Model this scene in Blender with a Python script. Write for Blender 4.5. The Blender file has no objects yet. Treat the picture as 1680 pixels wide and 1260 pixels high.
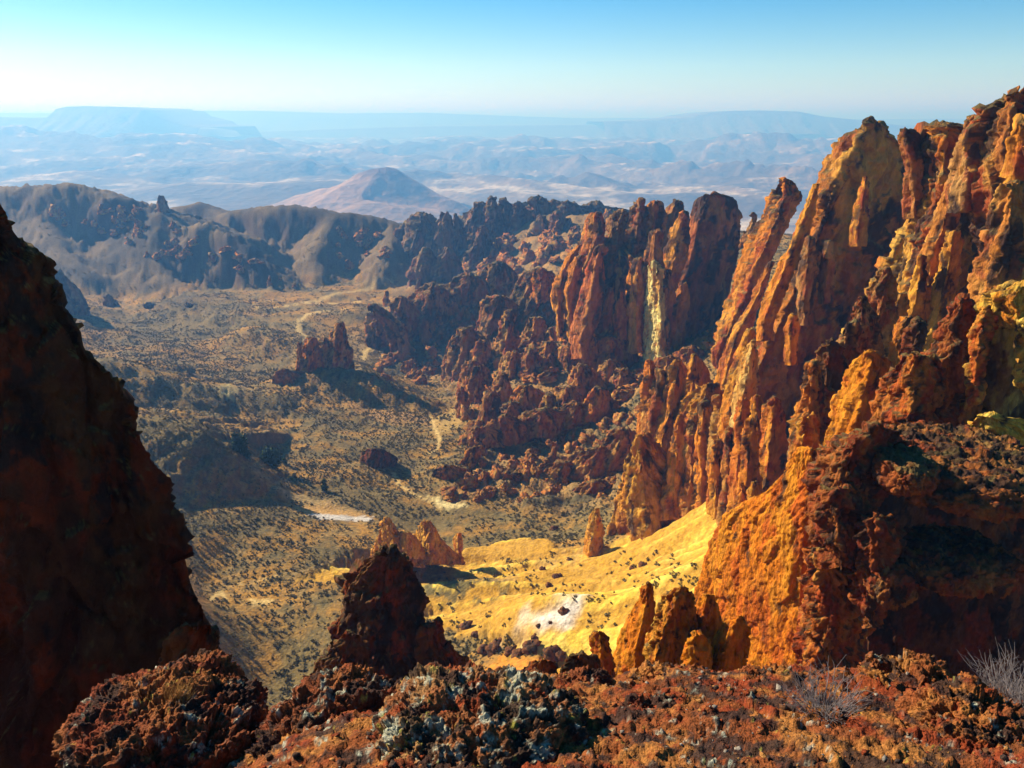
import bpy, math, time
import numpy as np
T0 = time.time()
S = bpy.context.scene
COL = S.collection
# ------------------------------------------------------------------ camera, sky, sun, exposure
FPX, CX, CY, W_, H_ = 1318.0, 840.0, 630.0, 1680.0, 1260.0
PITCH = math.radians(18.27)
cp, sp = math.cos(PITCH), math.sin(PITCH)
cam = bpy.data.cameras.new("camera"); camo = bpy.data.objects.new("camera", cam); COL.objects.link(camo)
camo.location = (0, 0, 0); camo.rotation_euler = (math.pi/2 - PITCH, 0, 0)
cam.sensor_width = 36; cam.lens = 36*FPX/W_; cam.clip_start = 0.1; cam.clip_end = 300000
S.camera = camo
SUN_EL, SUN_AHEAD = math.radians(30), math.radians(35)      # sun to the left, a little ahead of the camera
sdir = np.array([-math.cos(SUN_EL)*math.cos(SUN_AHEAD), math.cos(SUN_EL)*math.sin(SUN_AHEAD), math.sin(SUN_EL)])
sun = bpy.data.lights.new("sun", 'SUN'); sun.energy = 5.0; sun.angle = math.radians(0.5); sun.color = (1.0, 0.92, 0.80)
suno = bpy.data.objects.new("sun", sun); COL.objects.link(suno)
from mathutils import Vector
suno.rotation_euler = Vector(sdir).to_track_quat('Z', 'Y').to_euler()
wd = bpy.data.worlds.new("World"); S.world = wd; wd.use_nodes = True
nt = wd.node_tree; nt.nodes.clear()
sky = nt.nodes.new('ShaderNodeTexSky'); sky.sky_type = 'NISHITA'; sky.sun_disc = False
sky.sun_elevation = SUN_EL; sky.sun_rotation = math.atan2(sdir[0], sdir[1])
sky.altitude = 1200; sky.air_density = 1.0; sky.dust_density = 0.3; sky.ozone_density = 1.5
hs = nt.nodes.new('ShaderNodeHueSaturation'); hs.inputs['Saturation'].default_value = 1.75; hs.inputs['Hue'].default_value = 0.505
bg = nt.nodes.new('ShaderNodeBackground'); bg.inputs['Strength'].default_value = 0.07
wo = nt.nodes.new('ShaderNodeOutputWorld')
nt.links.new(sky.outputs[0], hs.inputs['Color']); nt.links.new(hs.outputs[0], bg.inputs[0]); nt.links.new(bg.outputs[0], wo.inputs[0])
S.view_settings.view_transform = 'Standard'; S.view_settings.look = 'None'
S.view_settings.exposure = 0.97; S.view_settings.gamma = 1.0; S.view_settings.use_curve_mapping = False
S.render.engine = 'CYCLES'
cy = S.cycles
cy.max_bounces = 4; cy.diffuse_bounces = 1; cy.glossy_bounces = 1; cy.volume_bounces = 0; cy.transparent_max_bounces = 4
cy.use_denoising = True
# ------------------------------------------------------------------ projection helpers (photo pixel + distance -> world point)
def P(px, py, D):
    px = np.asarray(px, float); py = np.asarray(py, float); D = np.asarray(D, float)
    cx = (px-CX)/FPX; c = (CY-py)/FPX
    t = D/(cp + c*sp)
    return np.stack(np.broadcast_arrays(cx*t, D, t*(c*cp - sp)), -1)
def Xof(px, Y, z): return (px-CX)/FPX*(cp*Y - sp*z)
# ------------------------------------------------------------------ numpy noise
rs = np.random.RandomState(7)
PERM = np.tile(rs.permutation(256).astype(np.int32), 3)
_g = rs.normal(size=(256, 3)); GRAD = (_g/np.linalg.norm(_g, axis=1, keepdims=True)).astype(np.float32)*1.5
RND = rs.rand(256, 4).astype(np.float32)
def _hash(i, j, k): return PERM[PERM[PERM[i & 255] + (j & 255)] + (k & 255)]
from concurrent.futures import ThreadPoolExecutor
POOL = ThreadPoolExecutor(4)
def _perlin(p):
    f = np.floor(p); i = f.astype(np.int32); f = p - f
    u = f*f*f*(f*(f*6-15)+10); r = None
    x, y, z = f[..., 0], f[..., 1], f[..., 2]; ix, iy, iz = i[..., 0] & 255, i[..., 1] & 255, i[..., 2] & 255
    for dx in (0, 1):
        wx = u[..., 0] if dx else 1-u[..., 0]; hx = PERM[ix+dx]
        for dy in (0, 1):
            wy = wx*(u[..., 1] if dy else 1-u[..., 1]); hy = PERM[hx+iy+dy]
            for dz in (0, 1):
                w = wy*(u[..., 2] if dz else 1-u[..., 2]); h = PERM[hy+iz+dz]
                v = w*(GX[h]*(x-dx) + GY[h]*(y-dy) + GZ[h]*(z-dz))
                r = v if r is None else r+v
    return r
GX, GY, GZ = [np.ascontiguousarray(GRAD[:, k]) for k in range(3)]
def _par(fn, p):
    sh = p.shape[:-1]; q = p.reshape(-1, 3); n = len(q)
    if n < 3000: return fn(p)
    step = max(1500, min(20000, n//4+1)); parts = list(POOL.map(fn, [q[i:i+step] for i in range(0, n, step)]))
    if isinstance(parts[0], tuple): return tuple(np.concatenate(k).reshape(sh) for k in zip(*parts))
    return np.concatenate(parts).reshape(sh)
def perlin(p): return _par(_perlin, np.asarray(p, np.float32))
def fbm(p, o=4, g=0.5, off=0.0):
    a, s, r = 1.0, 1.0, 0
    for k in range(o):
        r = r + a*perlin(p*s + (off + 17.3*k)); a *= g; s *= 2.03
    return r
def ridged(p, o=3, g=0.5, off=0.0):
    a, s, r = 1.0, 1.0, 0
    for k in range(o):
        r = r + a*(1-2*np.abs(perlin(p*s + (off + 9.7*k)))); a *= g; s *= 2.1
    return r
def cells(p, off=0.0): return _par(_cells, np.asarray(p, np.float32) + np.float32(off))
def _cells(p):
    """nearest jittered cell point: distance, plane facet value, cell random, second distance"""
    b = np.floor(p - 0.5).astype(np.int32)
    best = np.full(p.shape[:-1], 9, np.float32); fac = np.zeros_like(best); rn = np.zeros_like(best); sec = best.copy()
    for dx in (0, 1):
        for dy in (0, 1):
            for dz in (0, 1):
                h = _hash(b[..., 0]+dx, b[..., 1]+dy, b[..., 2]+dz); R = RND[h]
                d = p - (b + np.array((dx, dy, dz)) + 0.5 + (R[..., :3]-0.5)*0.9).astype(np.float32)
                q = (d*d).sum(-1); m = q < best
                sec = np.where(m, best, np.minimum(sec, q))
                fac = np.where(m, (d*GRAD[h]).sum(-1)*0.6 + R[..., 3]-0.5, fac); rn = np.where(m, R[..., 3], rn)
                best = np.where(m, q, best)
    return np.sqrt(best), fac, rn, np.sqrt(sec)
def sm(a, b, x):
    t = np.clip((x-a)/(b-a), 0, 1); return t*t*(3-2*t)
def mix(a, b, t): return a + (np.asarray(b)-a)*t[..., None]
# ------------------------------------------------------------------ objects
def tag(o, label=None, cat=None, group=None, kind=None):
    if label: o['label'] = label
    if cat: o['category'] = cat
    if group: o['group'] = group
    if kind: o['kind'] = kind
    return o
def grid_mesh(name, V, F, col, smooth=True):
    me = bpy.data.meshes.new(name)
    nv, nf = len(V), len(F)
    me.vertices.add(nv); me.vertices.foreach_set('co', np.ascontiguousarray(V, np.float32).ravel())
    me.loops.add(nf*4); me.loops.foreach_set('vertex_index', np.ascontiguousarray(F, np.int32).ravel())
    me.polygons.add(nf); me.polygons.foreach_set('loop_start', np.arange(0, nf*4, 4, dtype=np.int32))
    if smooth: me.polygons.foreach_set('use_smooth', np.ones(nf, bool))
    if col is not None:
        at = me.attributes.new('col', 'FLOAT_COLOR', 'POINT')
        c = np.ones((nv, 4), np.float32); c[:, :3] = np.clip(col, 0.004, 0.9); at.data.foreach_set('color', c.ravel())
    me.update(calc_edges=True); return me
def quads(nr, nc, wrap=False):
    r = np.arange(nr-1)[:, None]; c = np.arange(nc if wrap else nc-1)[None, :]; c2 = (c+1) % nc
    return np.stack([r*nc+c, r*nc+c2, (r+1)*nc+c2, (r+1)*nc+c], -1).reshape(-1, 4)
def place(name, V, F, col, mat, parent=None, loc=None, smooth=False):
    if loc is None: loc = np.array([V[:, 0].mean(), V[:, 1].mean(), V[:, 2].min()])
    me = grid_mesh(name, V-loc, F, col, smooth); me.materials.append(mat)
    o = bpy.data.objects.new(name, me); COL.objects.link(o)
    if parent is not None:
        o.parent = parent; o.location = Vector(loc) - parent.location
    else: o.location = Vector(loc)
    return o
def empty(name, loc, label, cat, group=None):
    o = bpy.data.objects.new(name, None); o.location = Vector([float(v) for v in loc]); COL.objects.link(o)
    return tag(o, label, cat, group)
# ------------------------------------------------------------------ materials
def newmat(name):
    m = bpy.data.materials.new(name); m.use_nodes = True; n = m.node_tree
    b = n.nodes['Principled BSDF']; b.inputs['Roughness'].default_value = 0.95; b.inputs['Specular IOR Level'].default_value = 0.08
    return m, n, b
def rockmat(name, s, bump=0.6, var=0.55, stretch=0.5, dark=0.35):
    """albedo from the per-vertex colour, grained by noise of size s metres, with fine relief"""
    m, n, b = newmat(name); L = n.links.new
    geo = n.nodes.new('ShaderNodeNewGeometry'); mp = n.nodes.new('ShaderNodeMapping')
    mp.inputs['Scale'].default_value = (1/s, 1/s, stretch/s); L(geo.outputs['Position'], mp.inputs[0])
    at = n.nodes.new('ShaderNodeAttribute'); at.attribute_name = 'col'
    n1 = n.nodes.new('ShaderNodeTexNoise'); n1.inputs['Scale'].default_value = 1; n1.inputs['Detail'].default_value = 6; n1.inputs['Roughness'].default_value = 0.7
    L(mp.outputs[0], n1.inputs[0])
    vo = n.nodes.new('ShaderNodeTexVoronoi'); vo.inputs['Scale'].default_value = 1.7; L(mp.outputs[0], vo.inputs['Vector'])
    mr = n.nodes.new('ShaderNodeMapRange'); mr.inputs[1].default_value = 0.3; mr.inputs[2].default_value = 0.72
    mr.inputs[3].default_value = 1-var; mr.inputs[4].default_value = 1+var*0.75; L(n1.outputs[0], mr.inputs[0])
    mul = n.nodes.new('ShaderNodeVectorMath'); mul.operation = 'SCALE'; L(at.outputs['Color'], mul.inputs[0]); L(mr.outputs[0], mul.inputs['Scale'])
    n2 = n.nodes.new('ShaderNodeTexNoise'); n2.inputs['Scale'].default_value = 0.33; n2.inputs['Detail'].default_value = 5; n2.inputs['Roughness'].default_value = 0.65
    L(mp.outputs[0], n2.inputs[0])
    r2 = n.nodes.new('ShaderNodeMapRange'); r2.inputs[1].default_value = 0.52; r2.inputs[2].default_value = 0.66; r2.inputs[4].default_value = dark; L(n2.outputs[0], r2.inputs[0])
    mx = n.nodes.new('ShaderNodeMix'); mx.data_type = 'RGBA'; L(r2.outputs[0], mx.inputs[0]); L(mul.outputs[0], mx.inputs[6]); mx.inputs[7].default_value = (0.05, 0.026, 0.014, 1)
    L(mx.outputs[2], b.inputs['Base Color'])
    ad = n.nodes.new('ShaderNodeMath'); ad.operation = 'MULTIPLY_ADD'; ad.inputs[1].default_value = 0.5
    L(vo.outputs['Distance'], ad.inputs[0]); L(n1.outputs[0], ad.inputs[2])
    bp = n.nodes.new('ShaderNodeBump'); bp.inputs['Strength'].default_value = bump; bp.inputs['Distance'].default_value = s*0.6
    L(ad.outputs[0], bp.inputs['Height']); L(bp.outputs[0], b.inputs['Normal'])
    return m
M_far = rockmat('far_rock', 7.0, 1.0); M_mid = rockmat('cliff_rock', 3.0, 1.0); M_close = rockmat('buttress_rock', 1.3, .9); M_near = rockmat('spire_rock', 0.5, .9)
M_fore = rockmat('ledge_rock', 0.04, bump=1.0, var=0.65, stretch=1, dark=0.5)
M_ground = rockmat('valley_ground', 1.6, bump=0.5, var=0.5, stretch=1, dark=0.0)
M_hills = rockmat('far_ground', 90.0, bump=0.4, var=0.35, stretch=1, dark=0.0)
ORANGE = np.array([.55, .18, .014]); OCHRE = np.array([.58, .235, .022]); RED = np.array([.34, .062, .011]); DARK = np.array([.05, .027, .016])
YEL = np.array([.72, .52, .10]); OLIVE = np.array([.13, .095, .03]); PALE = np.array([.70, .58, .30]); BROWN = np.array([.17, .075, .028])
def pal(a=ORANGE, b=OCHRE, c=RED, d=DARK, varnish=0.0, top=0.0, olive=0.0, red=0.0, lich=-9): return dict(lich=lich, a=a, b=b, c=c, d=d, varnish=varnish, top=top, olive=olive, red=red)
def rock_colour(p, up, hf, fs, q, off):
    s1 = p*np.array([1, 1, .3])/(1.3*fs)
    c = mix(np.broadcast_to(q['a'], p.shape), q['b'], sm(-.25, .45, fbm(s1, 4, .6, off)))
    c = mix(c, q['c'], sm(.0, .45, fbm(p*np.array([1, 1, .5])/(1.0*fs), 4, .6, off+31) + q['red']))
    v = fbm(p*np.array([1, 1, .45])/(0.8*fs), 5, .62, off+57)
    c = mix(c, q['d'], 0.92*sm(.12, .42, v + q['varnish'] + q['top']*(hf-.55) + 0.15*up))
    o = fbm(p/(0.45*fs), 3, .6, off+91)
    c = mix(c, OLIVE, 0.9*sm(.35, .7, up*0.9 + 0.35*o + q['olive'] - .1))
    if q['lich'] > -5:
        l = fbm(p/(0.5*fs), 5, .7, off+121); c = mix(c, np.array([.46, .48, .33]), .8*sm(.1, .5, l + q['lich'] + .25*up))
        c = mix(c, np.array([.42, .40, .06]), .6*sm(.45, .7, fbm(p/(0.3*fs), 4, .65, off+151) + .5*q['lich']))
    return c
def displace(p, n, fs, amp, off, kn=0.0, ledge=0.0, fine=1.0, axis=None, flute=0.32, crk=.7):
    """fracture relief; the flutes follow the lean of the body (axis = its centre line)"""
    q = p if axis is None else np.concatenate([p[..., :2]-axis[..., :2], p[..., 2:]], -1)
    z3 = np.array([1, 1, flute]); z2 = np.array([1, 1, .55])
    wv = np.stack([fbm(q*np.array([1, 1, .6])/(1.1*fs), 2, .5, off+k*40) for k in range(3)], -1)*0.22*fs
    q = q + wv*.8
    c1 = cells(q*z3/(0.75*fs), off); c2 = cells(q*z2/(0.32*fs), off+5); c3 = cells(q*np.array([1, 1, .8])/(0.13*fs), off+8)
    d = 0.12*fbm(q*z3/fs, 2, .5, off) + 0.26*c1[1] + .10*(c1[2]-.5) - .08*crk*sm(.14, .0, c1[3]-c1[0]) + 0.12*c2[1] + .05*(c2[2]-.5) + .045*fine*c3[1] + .02*fine*(c3[2]-.5) \
        - .16*np.maximum(ridged(q*np.array([1, 1, flute*.6])/(.55*fs), 2, .5, off+8)-.55, 0) + fine*0.03*fbm(q/(0.07*fs), 3, .65, off+3)
    if ledge: d = d + ledge*(fbm(np.stack([q[..., 0]*.25, q[..., 1]*.25, q[..., 2]*1.3], -1)/(0.22*fs), 2, .5, off+77))*0.09
    if kn:
        f1 = cells(q/(0.30*fs), off+21)[0]; d = d + kn*(0.45-f1)*0.16
        f1 = cells(q/(0.10*fs), off+23)[0]; d = d + kn*(0.45-f1)*0.08
    return p + n*(d*fs*amp)[..., None] + wv*np.array([.3, .3, .12])*amp
_seed = [0]
def tower(name, rows, D, mat, palette, parent=None, kL=0.8, kR=0.6, kB=0.6, rnd=1.25, fs=None, amp=1.0, step=2.4, bury=40, kn=0.0, ledge=0.0, fine=1.0, Dbot=None, capk=0.5, flute=0.32, crk=.7):
    """one closed rock body: at each photo row its left edge, nearest ridge and right edge, with real thickness behind"""
    _seed[0] += 1; off = 3.17*_seed[0]; step = step*1.45
    R = np.array([list(r)+[D + ((Dbot or D)-D)*(i/max(1, len(rows)-1))] if len(r) == 4 else r for i, r in enumerate(rows)], float)
    last = R[-1].copy(); last[0] += bury; R = np.vstack([R, last])
    seg = np.sqrt(np.diff(R[:, 0])**2 + 0.25*np.diff(R[:, 2])**2); t = np.r_[0, np.cumsum(seg)]
    nr = max(8, int(t[-1]/step)); tt = np.linspace(0, t[-1], nr)
    K = [np.interp(tt, t, R[:, k]) for k in range(5)]
    ksm = max(1, int(4/step))
    def smooth(a):
        b = np.pad(a, ksm, mode='edge'); return np.convolve(b, np.ones(2*ksm+1)/(2*ksm+1), 'valid')
    K = [smooth(a) for a in K]
    py, xl, xm, xr, Dd = K
    wpx = np.maximum(xr-xl, 1.0); m = np.clip((xm-xl)/wpx, .03, .97)
    wmax = np.percentile(wpx, 85); mm = float(np.median(m))
    nL = max(5, int(wmax*mm/step)); nR = max(5, int(wmax*(1-mm)/step)); nB = max(10, (nL+nR)//5)
    base = P(xm, py, Dd); z = base[:, 2]
    wworld = wpx/FPX*(cp*Dd - sp*z)
    X, Y, ZZ = [], [], []
    def add(px, dy): q = P(px, py, Dd+dy); X.append(q[:, 0]); Y.append(q[:, 1]); ZZ.append(q[:, 2])
    dl = 1.55*kL*wworld*m; dr = kR*wworld*(1-m)
    for i in range(nL):
        s = i/nL; add(xl+(xm-xl)*s, dl*(1-s)**rnd)
    for i in range(nR+1):
        s = i/nR; add(xm+(xr-xm)*s, dr*s**rnd)
    for i in range(1, nB):
        a = math.pi*i/nB; c = (1+math.cos(a))/2
        add(xl+(xr-xl)*c, dr*c + dl*(1-c) + kB*wworld*math.sin(a))
    X = np.array(X).T; Y = np.array(Y).T; Z = np.array(ZZ).T
    p = np.stack([X, Y, Z], -1)
    c0 = p[0].mean(0); cap = [c0 + (p[0]-c0)*k + np.array([0, 0, h])*capk for k, h in zip((0.03, .3, .6, .85), np.array((.22, .2, .14, .05))*wworld[0])]
    p = np.concatenate([np.array(cap), p], 0)
    W = float(np.median(wworld)); fs = fs or 0.34*W
    du = np.roll(p, -1, 1) - np.roll(p, 1, 1); dv = np.gradient(p, axis=0)
    n = np.cross(du, dv); n /= np.linalg.norm(n, axis=-1, keepdims=True)+1e-9
    if (n*(p-p.mean(1, keepdims=True))).sum(-1).mean() < 0: n = -n; flip = True
    else: flip = False
    p2 = displace(p, n, fs, amp, off, kn, ledge, fine, p.mean(1, keepdims=True), flute, crk)
    du = np.roll(p2, -1, 1) - np.roll(p2, 1, 1); dv = np.gradient(p2, axis=0)
    n2 = np.cross(du, dv); n2 /= np.linalg.norm(n2, axis=-1, keepdims=True)+1e-9
    if flip: n2 = -n2
    zt, zb = p2[..., 2].max(), P(R[-2, 2], R[-2, 0], R[-2, 4])[2]
    hf = np.clip((p2[..., 2]-zb)/(zt-zb+1e-6), 0, 1)
    col = rock_colour(p2, n2[..., 2], hf, fs, palette, off)
    nr, nc = p2.shape[:2]
    F = quads(nr, nc, True)
    if flip: F = F[:, ::-1]
    return place(name, p2.reshape(-1, 3), F, col.reshape(-1, 3), mat, parent)

def lump(name, px, py, D, r, mat, q, parent=None, rot=0.0, tilt=0.0, fs=.42, amp=.62, kn=.15, n=120, box=2.6, flat=None):
    """free lying boulder: a rounded block with even relief all round; px, py, D is its middle"""
    _seed[0] += 1; off = 3.17*_seed[0]
    n = int(n*.57)
    g = np.tan(np.linspace(-1, 1, n)*math.pi/4); a, b = np.meshgrid(g, g); o1 = np.ones_like(a); pts, F, k = [], [], 0
    for f in ((o1, a, b), (-o1, b, a), (b, o1, a), (a, -o1, b), (a, b, o1), (b, a, -o1)): pts.append(np.stack(f, -1).reshape(-1, 3)); F.append(quads(n, n)+k); k += n*n
    v = np.vstack(pts); v /= np.linalg.norm(v, axis=1, keepdims=True); F = np.vstack(F)
    _, first, inv = np.unique(np.round(v*4096).astype(np.int64) @ np.array([1, 20011, 400200013]), return_index=True, return_inverse=True); v = v[first]; F = inv[F]
    s = (np.abs(v)**box).sum(1, keepdims=True)**(-1/box); R = np.array(r, float); p = v*s*R; nn = np.sign(v)*np.abs(v)**(box-1)/R; nn /= np.linalg.norm(nn, axis=1, keepdims=True)
    ct, st = math.cos(tilt), math.sin(tilt); T = np.array([[1, 0, 0], [0, ct, -st], [0, st, ct]]); cr, sr = math.cos(rot), math.sin(rot); T = np.array([[cr, -sr, 0], [sr, cr, 0], [0, 0, 1]]) @ T
    c0 = P(px, py, D); p = p @ T.T + c0; nn = nn @ T.T
    p2 = displace(p, nn, fs, amp, off, kn, 0, 2.4 if fs < .7 else 1.4, None, 1.0)
    up = nn[:, 2]; col = rock_colour(p2, up, np.full(len(p2), .5), fs, q, off)
    return place(name, p2, F, col, mat, parent)
# ------------------------------------------------------------------ terrain: control points (photo column, row, distance) and crests
CTRL = [(430,1130,178),(400,1000,208),(560,1010,205),(350,960,232),(560,920,245),(700,830,306),(600,760,350),(715,700,410),(600,640,480),(600,600,545),
 (500,530,690),(560,470,880),(480,455,990),(600,455,960),(740,1000,205),(900,1000,172),(1000,1000,163),(1100,950,163),(1160,880,188),(1000,905,228),
 (900,905,242),(800,935,236),(690,930,245),(800,1060,172),(850,1100,140),(950,1080,138),(900,850,285),(820,840,300),(980,850,275),
 (740,820,312),(760,760,345),(820,790,322),(900,750,345),(1000,740,335),(1060,660,350),(780,650,470),(900,570,480),(1000,600,440),(1070,590,425),(1140,575,400),
 (1180,620,330),(1180,720,270),(700,640,510),(640,620,565),(690,500,800),(800,450,850),(650,510,730),(900,350,980),(1000,350,960),
 (1250,850,170),(1300,740,200),(1450,640,190),(1600,560,190),(1750,520,180),(1500,900,110),(1700,860,112),(1200,980,110),(1250,900,135),
 (250,740,350),(330,880,250),(270,980,190),(0,730,320),(100,590,500),(210,500,830),(320,470,900),(400,630,505),(330,560,640)
]
XYZ = [(0,13,-15.5),(-9,14,-17),(8,13,-14),(0,40,-50),(-20,42,-56),(20,40,-46),(0,80,-84),(-45,85,-92),(40,80,-74),(0,125,-108),(-70,130,-125),
 (-400,2500,-460),(400,2500,-460),(0,3400,-500),(-1500,3300,-500),(1500,3300,-500),(900,1500,-330),(0,1500,-320),(400,1450,-310),(-900,1500,-310),(1200,2500,-450),(-1400,2400,-440),(-600,900,-150),(700,700,-70),(45,60,-78),(30,55,-74),(60,90,-85),(120,10,-40),(-120,10,-30)]
cpts = np.vstack([P(*zip(*CTRL)), np.array(XYZ, float)])
def uv(x, y): return np.stack([1.6*x/y, np.log(y)], -1)
_c = uv(cpts[:, 0], cpts[:, 1])
def _k(r2): return 0.5*r2*np.log(r2+1e-9)
def _solve():
    n = len(_c); r2 = ((_c[:, None]-_c[None])**2).sum(-1); A = np.zeros((n+3, n+3)); A[:n, :n] = _k(r2) + 0.004*np.eye(n)
    Q = np.c_[np.ones(n), _c]; A[:n, n:] = Q; A[n:, :n] = Q.T
    return np.linalg.solve(A, np.r_[cpts[:, 2]/cpts[:, 1], 0, 0, 0])
_w = _solve()
def base_h(x, y):
    q = uv(x, y); sh = q.shape[:-1]; q = q.reshape(-1, 2); out = np.zeros(len(q))
    for i in range(0, len(q), 60000):
        a = q[i:i+60000]; r2 = ((a[:, None]-_c[None])**2).sum(-1)
        out[i:i+60000] = _k(r2) @ _w[:-3] + _w[-3] + a @ _w[-2:]
    return out.reshape(sh)*y
# crest lines: points, slope on the camera side, slope behind, gully size, crag amount
CRESTS = [
 ([(-200,318,1120),(-60,312,1100),(20,308,1080),(40,303,1075),(60,306,1070),(115,302,1060),(135,308,1060),(160,316,1050),(185,322,1040),(205,326,1035),(218,342,1025),(240,349,1015),(262,350,1005)], 1.3,.5,30,3.0),
 ([(262,350,1005),(285,356,990),(300,370,975),(335,368,960),(352,382,950),(380,384,935),(400,402,920),(425,425,905),(450,445,890),(480,470,870),(505,488,855),(522,496,845)], 1.3,.6,22,3.2),
 ([(262,355,1005),(256,385,960),(258,420,920),(275,455,880),(310,480,840)], .6,.6,15,2.0),
 ([(60,330,1075),(75,370,1000),(95,410,940),(140,450,880)], .6,.6,16,1.0),
 ([(290,340,1230),(320,334,1230),(345,343,1220),(370,352,1190),(400,362,1170)], 1.2,.4,26,1.0),
 ([(330,362,1130),(380,346,1110),(430,339,1090),(480,339,1080),(520,343,1070),(545,352,1060),(580,350,1060),(610,356,1060),(640,366,1060),(690,372,1060)], 1.3,.35,28,1.0),
 ([(545,352,1060),(530,385,1000),(512,420,950),(520,450,910)], .8,.8,16,1.0),
 ([(640,366,1060),(640,395,1000),(630,420,950),(615,450,905)], .8,.8,16,1.5),
 ([(340,565,640),(380,545,640),(400,536,640),(440,540,625),(475,560,600),(500,585,575)], .62,.6,16,1.0),
 ([(170,590,425),(240,606,428),(300,622,432),(370,632,442),(430,645,446)], .35,.5,12,.3),
 ([(150,660,325),(205,682,316),(270,690,314),(330,712,310),(390,748,309),(450,788,309),(500,818,311)], .42,.7,9,.4),
 ([(455,628,490),(475,618,488),(500,609,486),(540,606,485),(580,609,482),(620,625,474),(650,642,466),(700,660,455)], .7,.6,8,1.5),
 ([(480,545,660),(500,560,640),(530,560,650)], .3,.3,9,.3),
 ([(330,490,790),(400,510,740),(470,530,690)], .22,.2,24,.5),
]
CR = [(P(*zip(*c[0])),)+tuple(c[1:]) for c in CRESTS]
def terrain(x, y):
    sh = x.shape; x = x.ravel().astype(float); y = y.ravel().astype(float)
    z = base_h(x, y)
    p2 = np.stack([x, y, np.zeros_like(x)], -1)
    rough = np.clip(y/300, .15, 3)
    z = z + (2.6*np.clip(rough, .3, 1.6)*fbm(p2/70, 4) - 1.5*np.clip(rough, .3, 1.6)*np.maximum(ridged(p2/60, 2, .5, 6)-.2, 0)) * sm(150, 260, y)
    gul = None
    for ci, (q, sf, sb, gs, crag) in enumerate(CR):
        L = q[:, :2].min(0)-700; U = q[:, :2].max(0)+700
        s = (x > L[0]) & (x < U[0]) & (y > L[1]) & (y < U[1])
        if not s.any(): continue
        xs, ys = x[s], y[s]; bd = np.full(len(xs), 1e9); bz = np.zeros_like(bd); bt = np.zeros_like(bd); side = np.zeros_like(bd)
        acc = 0
        for a, b in zip(q[:-1], q[1:]):
            e = b[:2]-a[:2]; l = np.hypot(*e); t = np.clip(((xs-a[0])*e[0]+(ys-a[1])*e[1])/(l*l), 0, 1)
            dx = xs-a[0]-e[0]*t; dy = ys-a[1]-e[1]*t; d = np.hypot(dx, dy); m = d < bd
            bd = np.where(m, d, bd); bz = np.where(m, a[2]+(b[2]-a[2])*t, bz); bt = np.where(m, acc+l*t, bt); side = np.where(m, (e[0]*dy-e[1]*dx)/(l*d+1e-6), side); acc += l
        ps = np.stack([xs, ys, np.full_like(xs, ci*13.7)], -1)
        g = fbm(ps/(1.2*gs), 3, .5, ci*5.1); g2 = ridged(np.stack([bt/gs*1.6 + 0.8*g, bd/(5*gs), np.full_like(bt, ci*3.3)], -1), 2, .5)
        sl = sb + (sf-sb)*sm(-1, 1, -side)
        dd = np.maximum(bd + sm(0, gs, bd)*gs*(0.42*g - 0.30*g2*sm(.3*gs, 2.5*gs, bd)), 0)
        h = bz - sl*gs*0.35*(np.sqrt((dd/(gs*0.35))**2+1)-1) * (1 - 0.32*sm(0, 1, dd/(7*gs)))
        h = h + crag*sm(4*gs, 0, bd)*(1.0*cells(ps/(.5*gs), ci)[1] + .5*fbm(ps/(.12*gs), 2)) + gs*sm(0, .6*gs, bd)*(.09*ridged(ps/(.5*gs), 3, .55, ci) + .05*cells(ps/(.3*gs), ci)[1])
        k = 1.0 + gs*0.06; zz = z[s]; mxv = np.maximum(h, zz); z[s] = mxv + k*np.log1p(np.exp(-np.abs(h-zz)/k))*0.7
    return z.reshape(sh)
def ground_z(x, y):
    fi = np.interp(y, Dd, np.arange(len(Dd))); fj = np.interp(x/y, az, np.arange(len(az))); i = np.clip(fi.astype(int), 0, len(Dd)-2); j = np.clip(fj.astype(int), 0, len(az)-2); a = fi-i; b = fj-j
    return gz[i, j]*(1-a)*(1-b)+gz[i+1, j]*a*(1-b)+gz[i, j+1]*(1-a)*b+gz[i+1, j+1]*a*b, i, j
def hit(px, py, lift=0.0):
    """where the photo's line of sight meets the valley ground"""
    px = np.atleast_1d(np.asarray(px, float)); py = np.atleast_1d(np.asarray(py, float))
    D = np.geomspace(95, 2600, 420); q = P(px[:, None], py[:, None], D[None]); g = ground_z(q[..., 0], q[..., 1])[0]
    below = q[..., 2] <= g; i = np.argmax(below, 1); i = np.where(below.any(1), i, len(D)-1)
    j = np.maximum(i-1, 0); r = np.arange(len(px)); a = q[r, j, 2]-g[r, j]; b = g[r, i]-q[r, i, 2]
    t = np.clip(a/(a+b+1e-9), 0, 1); Dm = D[j]+(D[i]-D[j])*t
    o = P(px, py, Dm); o[:, 2] = ground_z(o[:, 0], o[:, 1])[0] + lift; return o
def poly_dist(x, y, pts):
    d = np.full(x.shape, 1e9)
    for a, b in zip(pts[:-1], pts[1:]):
        e = b[:2]-a[:2]; l2 = (e*e).sum()+1e-9; t = np.clip(((x-a[0])*e[0]+(y-a[1])*e[1])/l2, 0, 1)
        d = np.minimum(d, np.hypot(x-a[0]-e[0]*t, y-a[1]-e[1]*t))
    return d
def inside(x, y, pts):
    c = np.zeros(x.shape, bool); n = len(pts)
    for i in range(n):
        a, b = pts[i], pts[i-1]
        c ^= ((a[1] > y) != (b[1] > y)) & (x < (b[0]-a[0])*(y-a[1])/(b[1]-a[1]+1e-12)+a[0])
    return c
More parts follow.
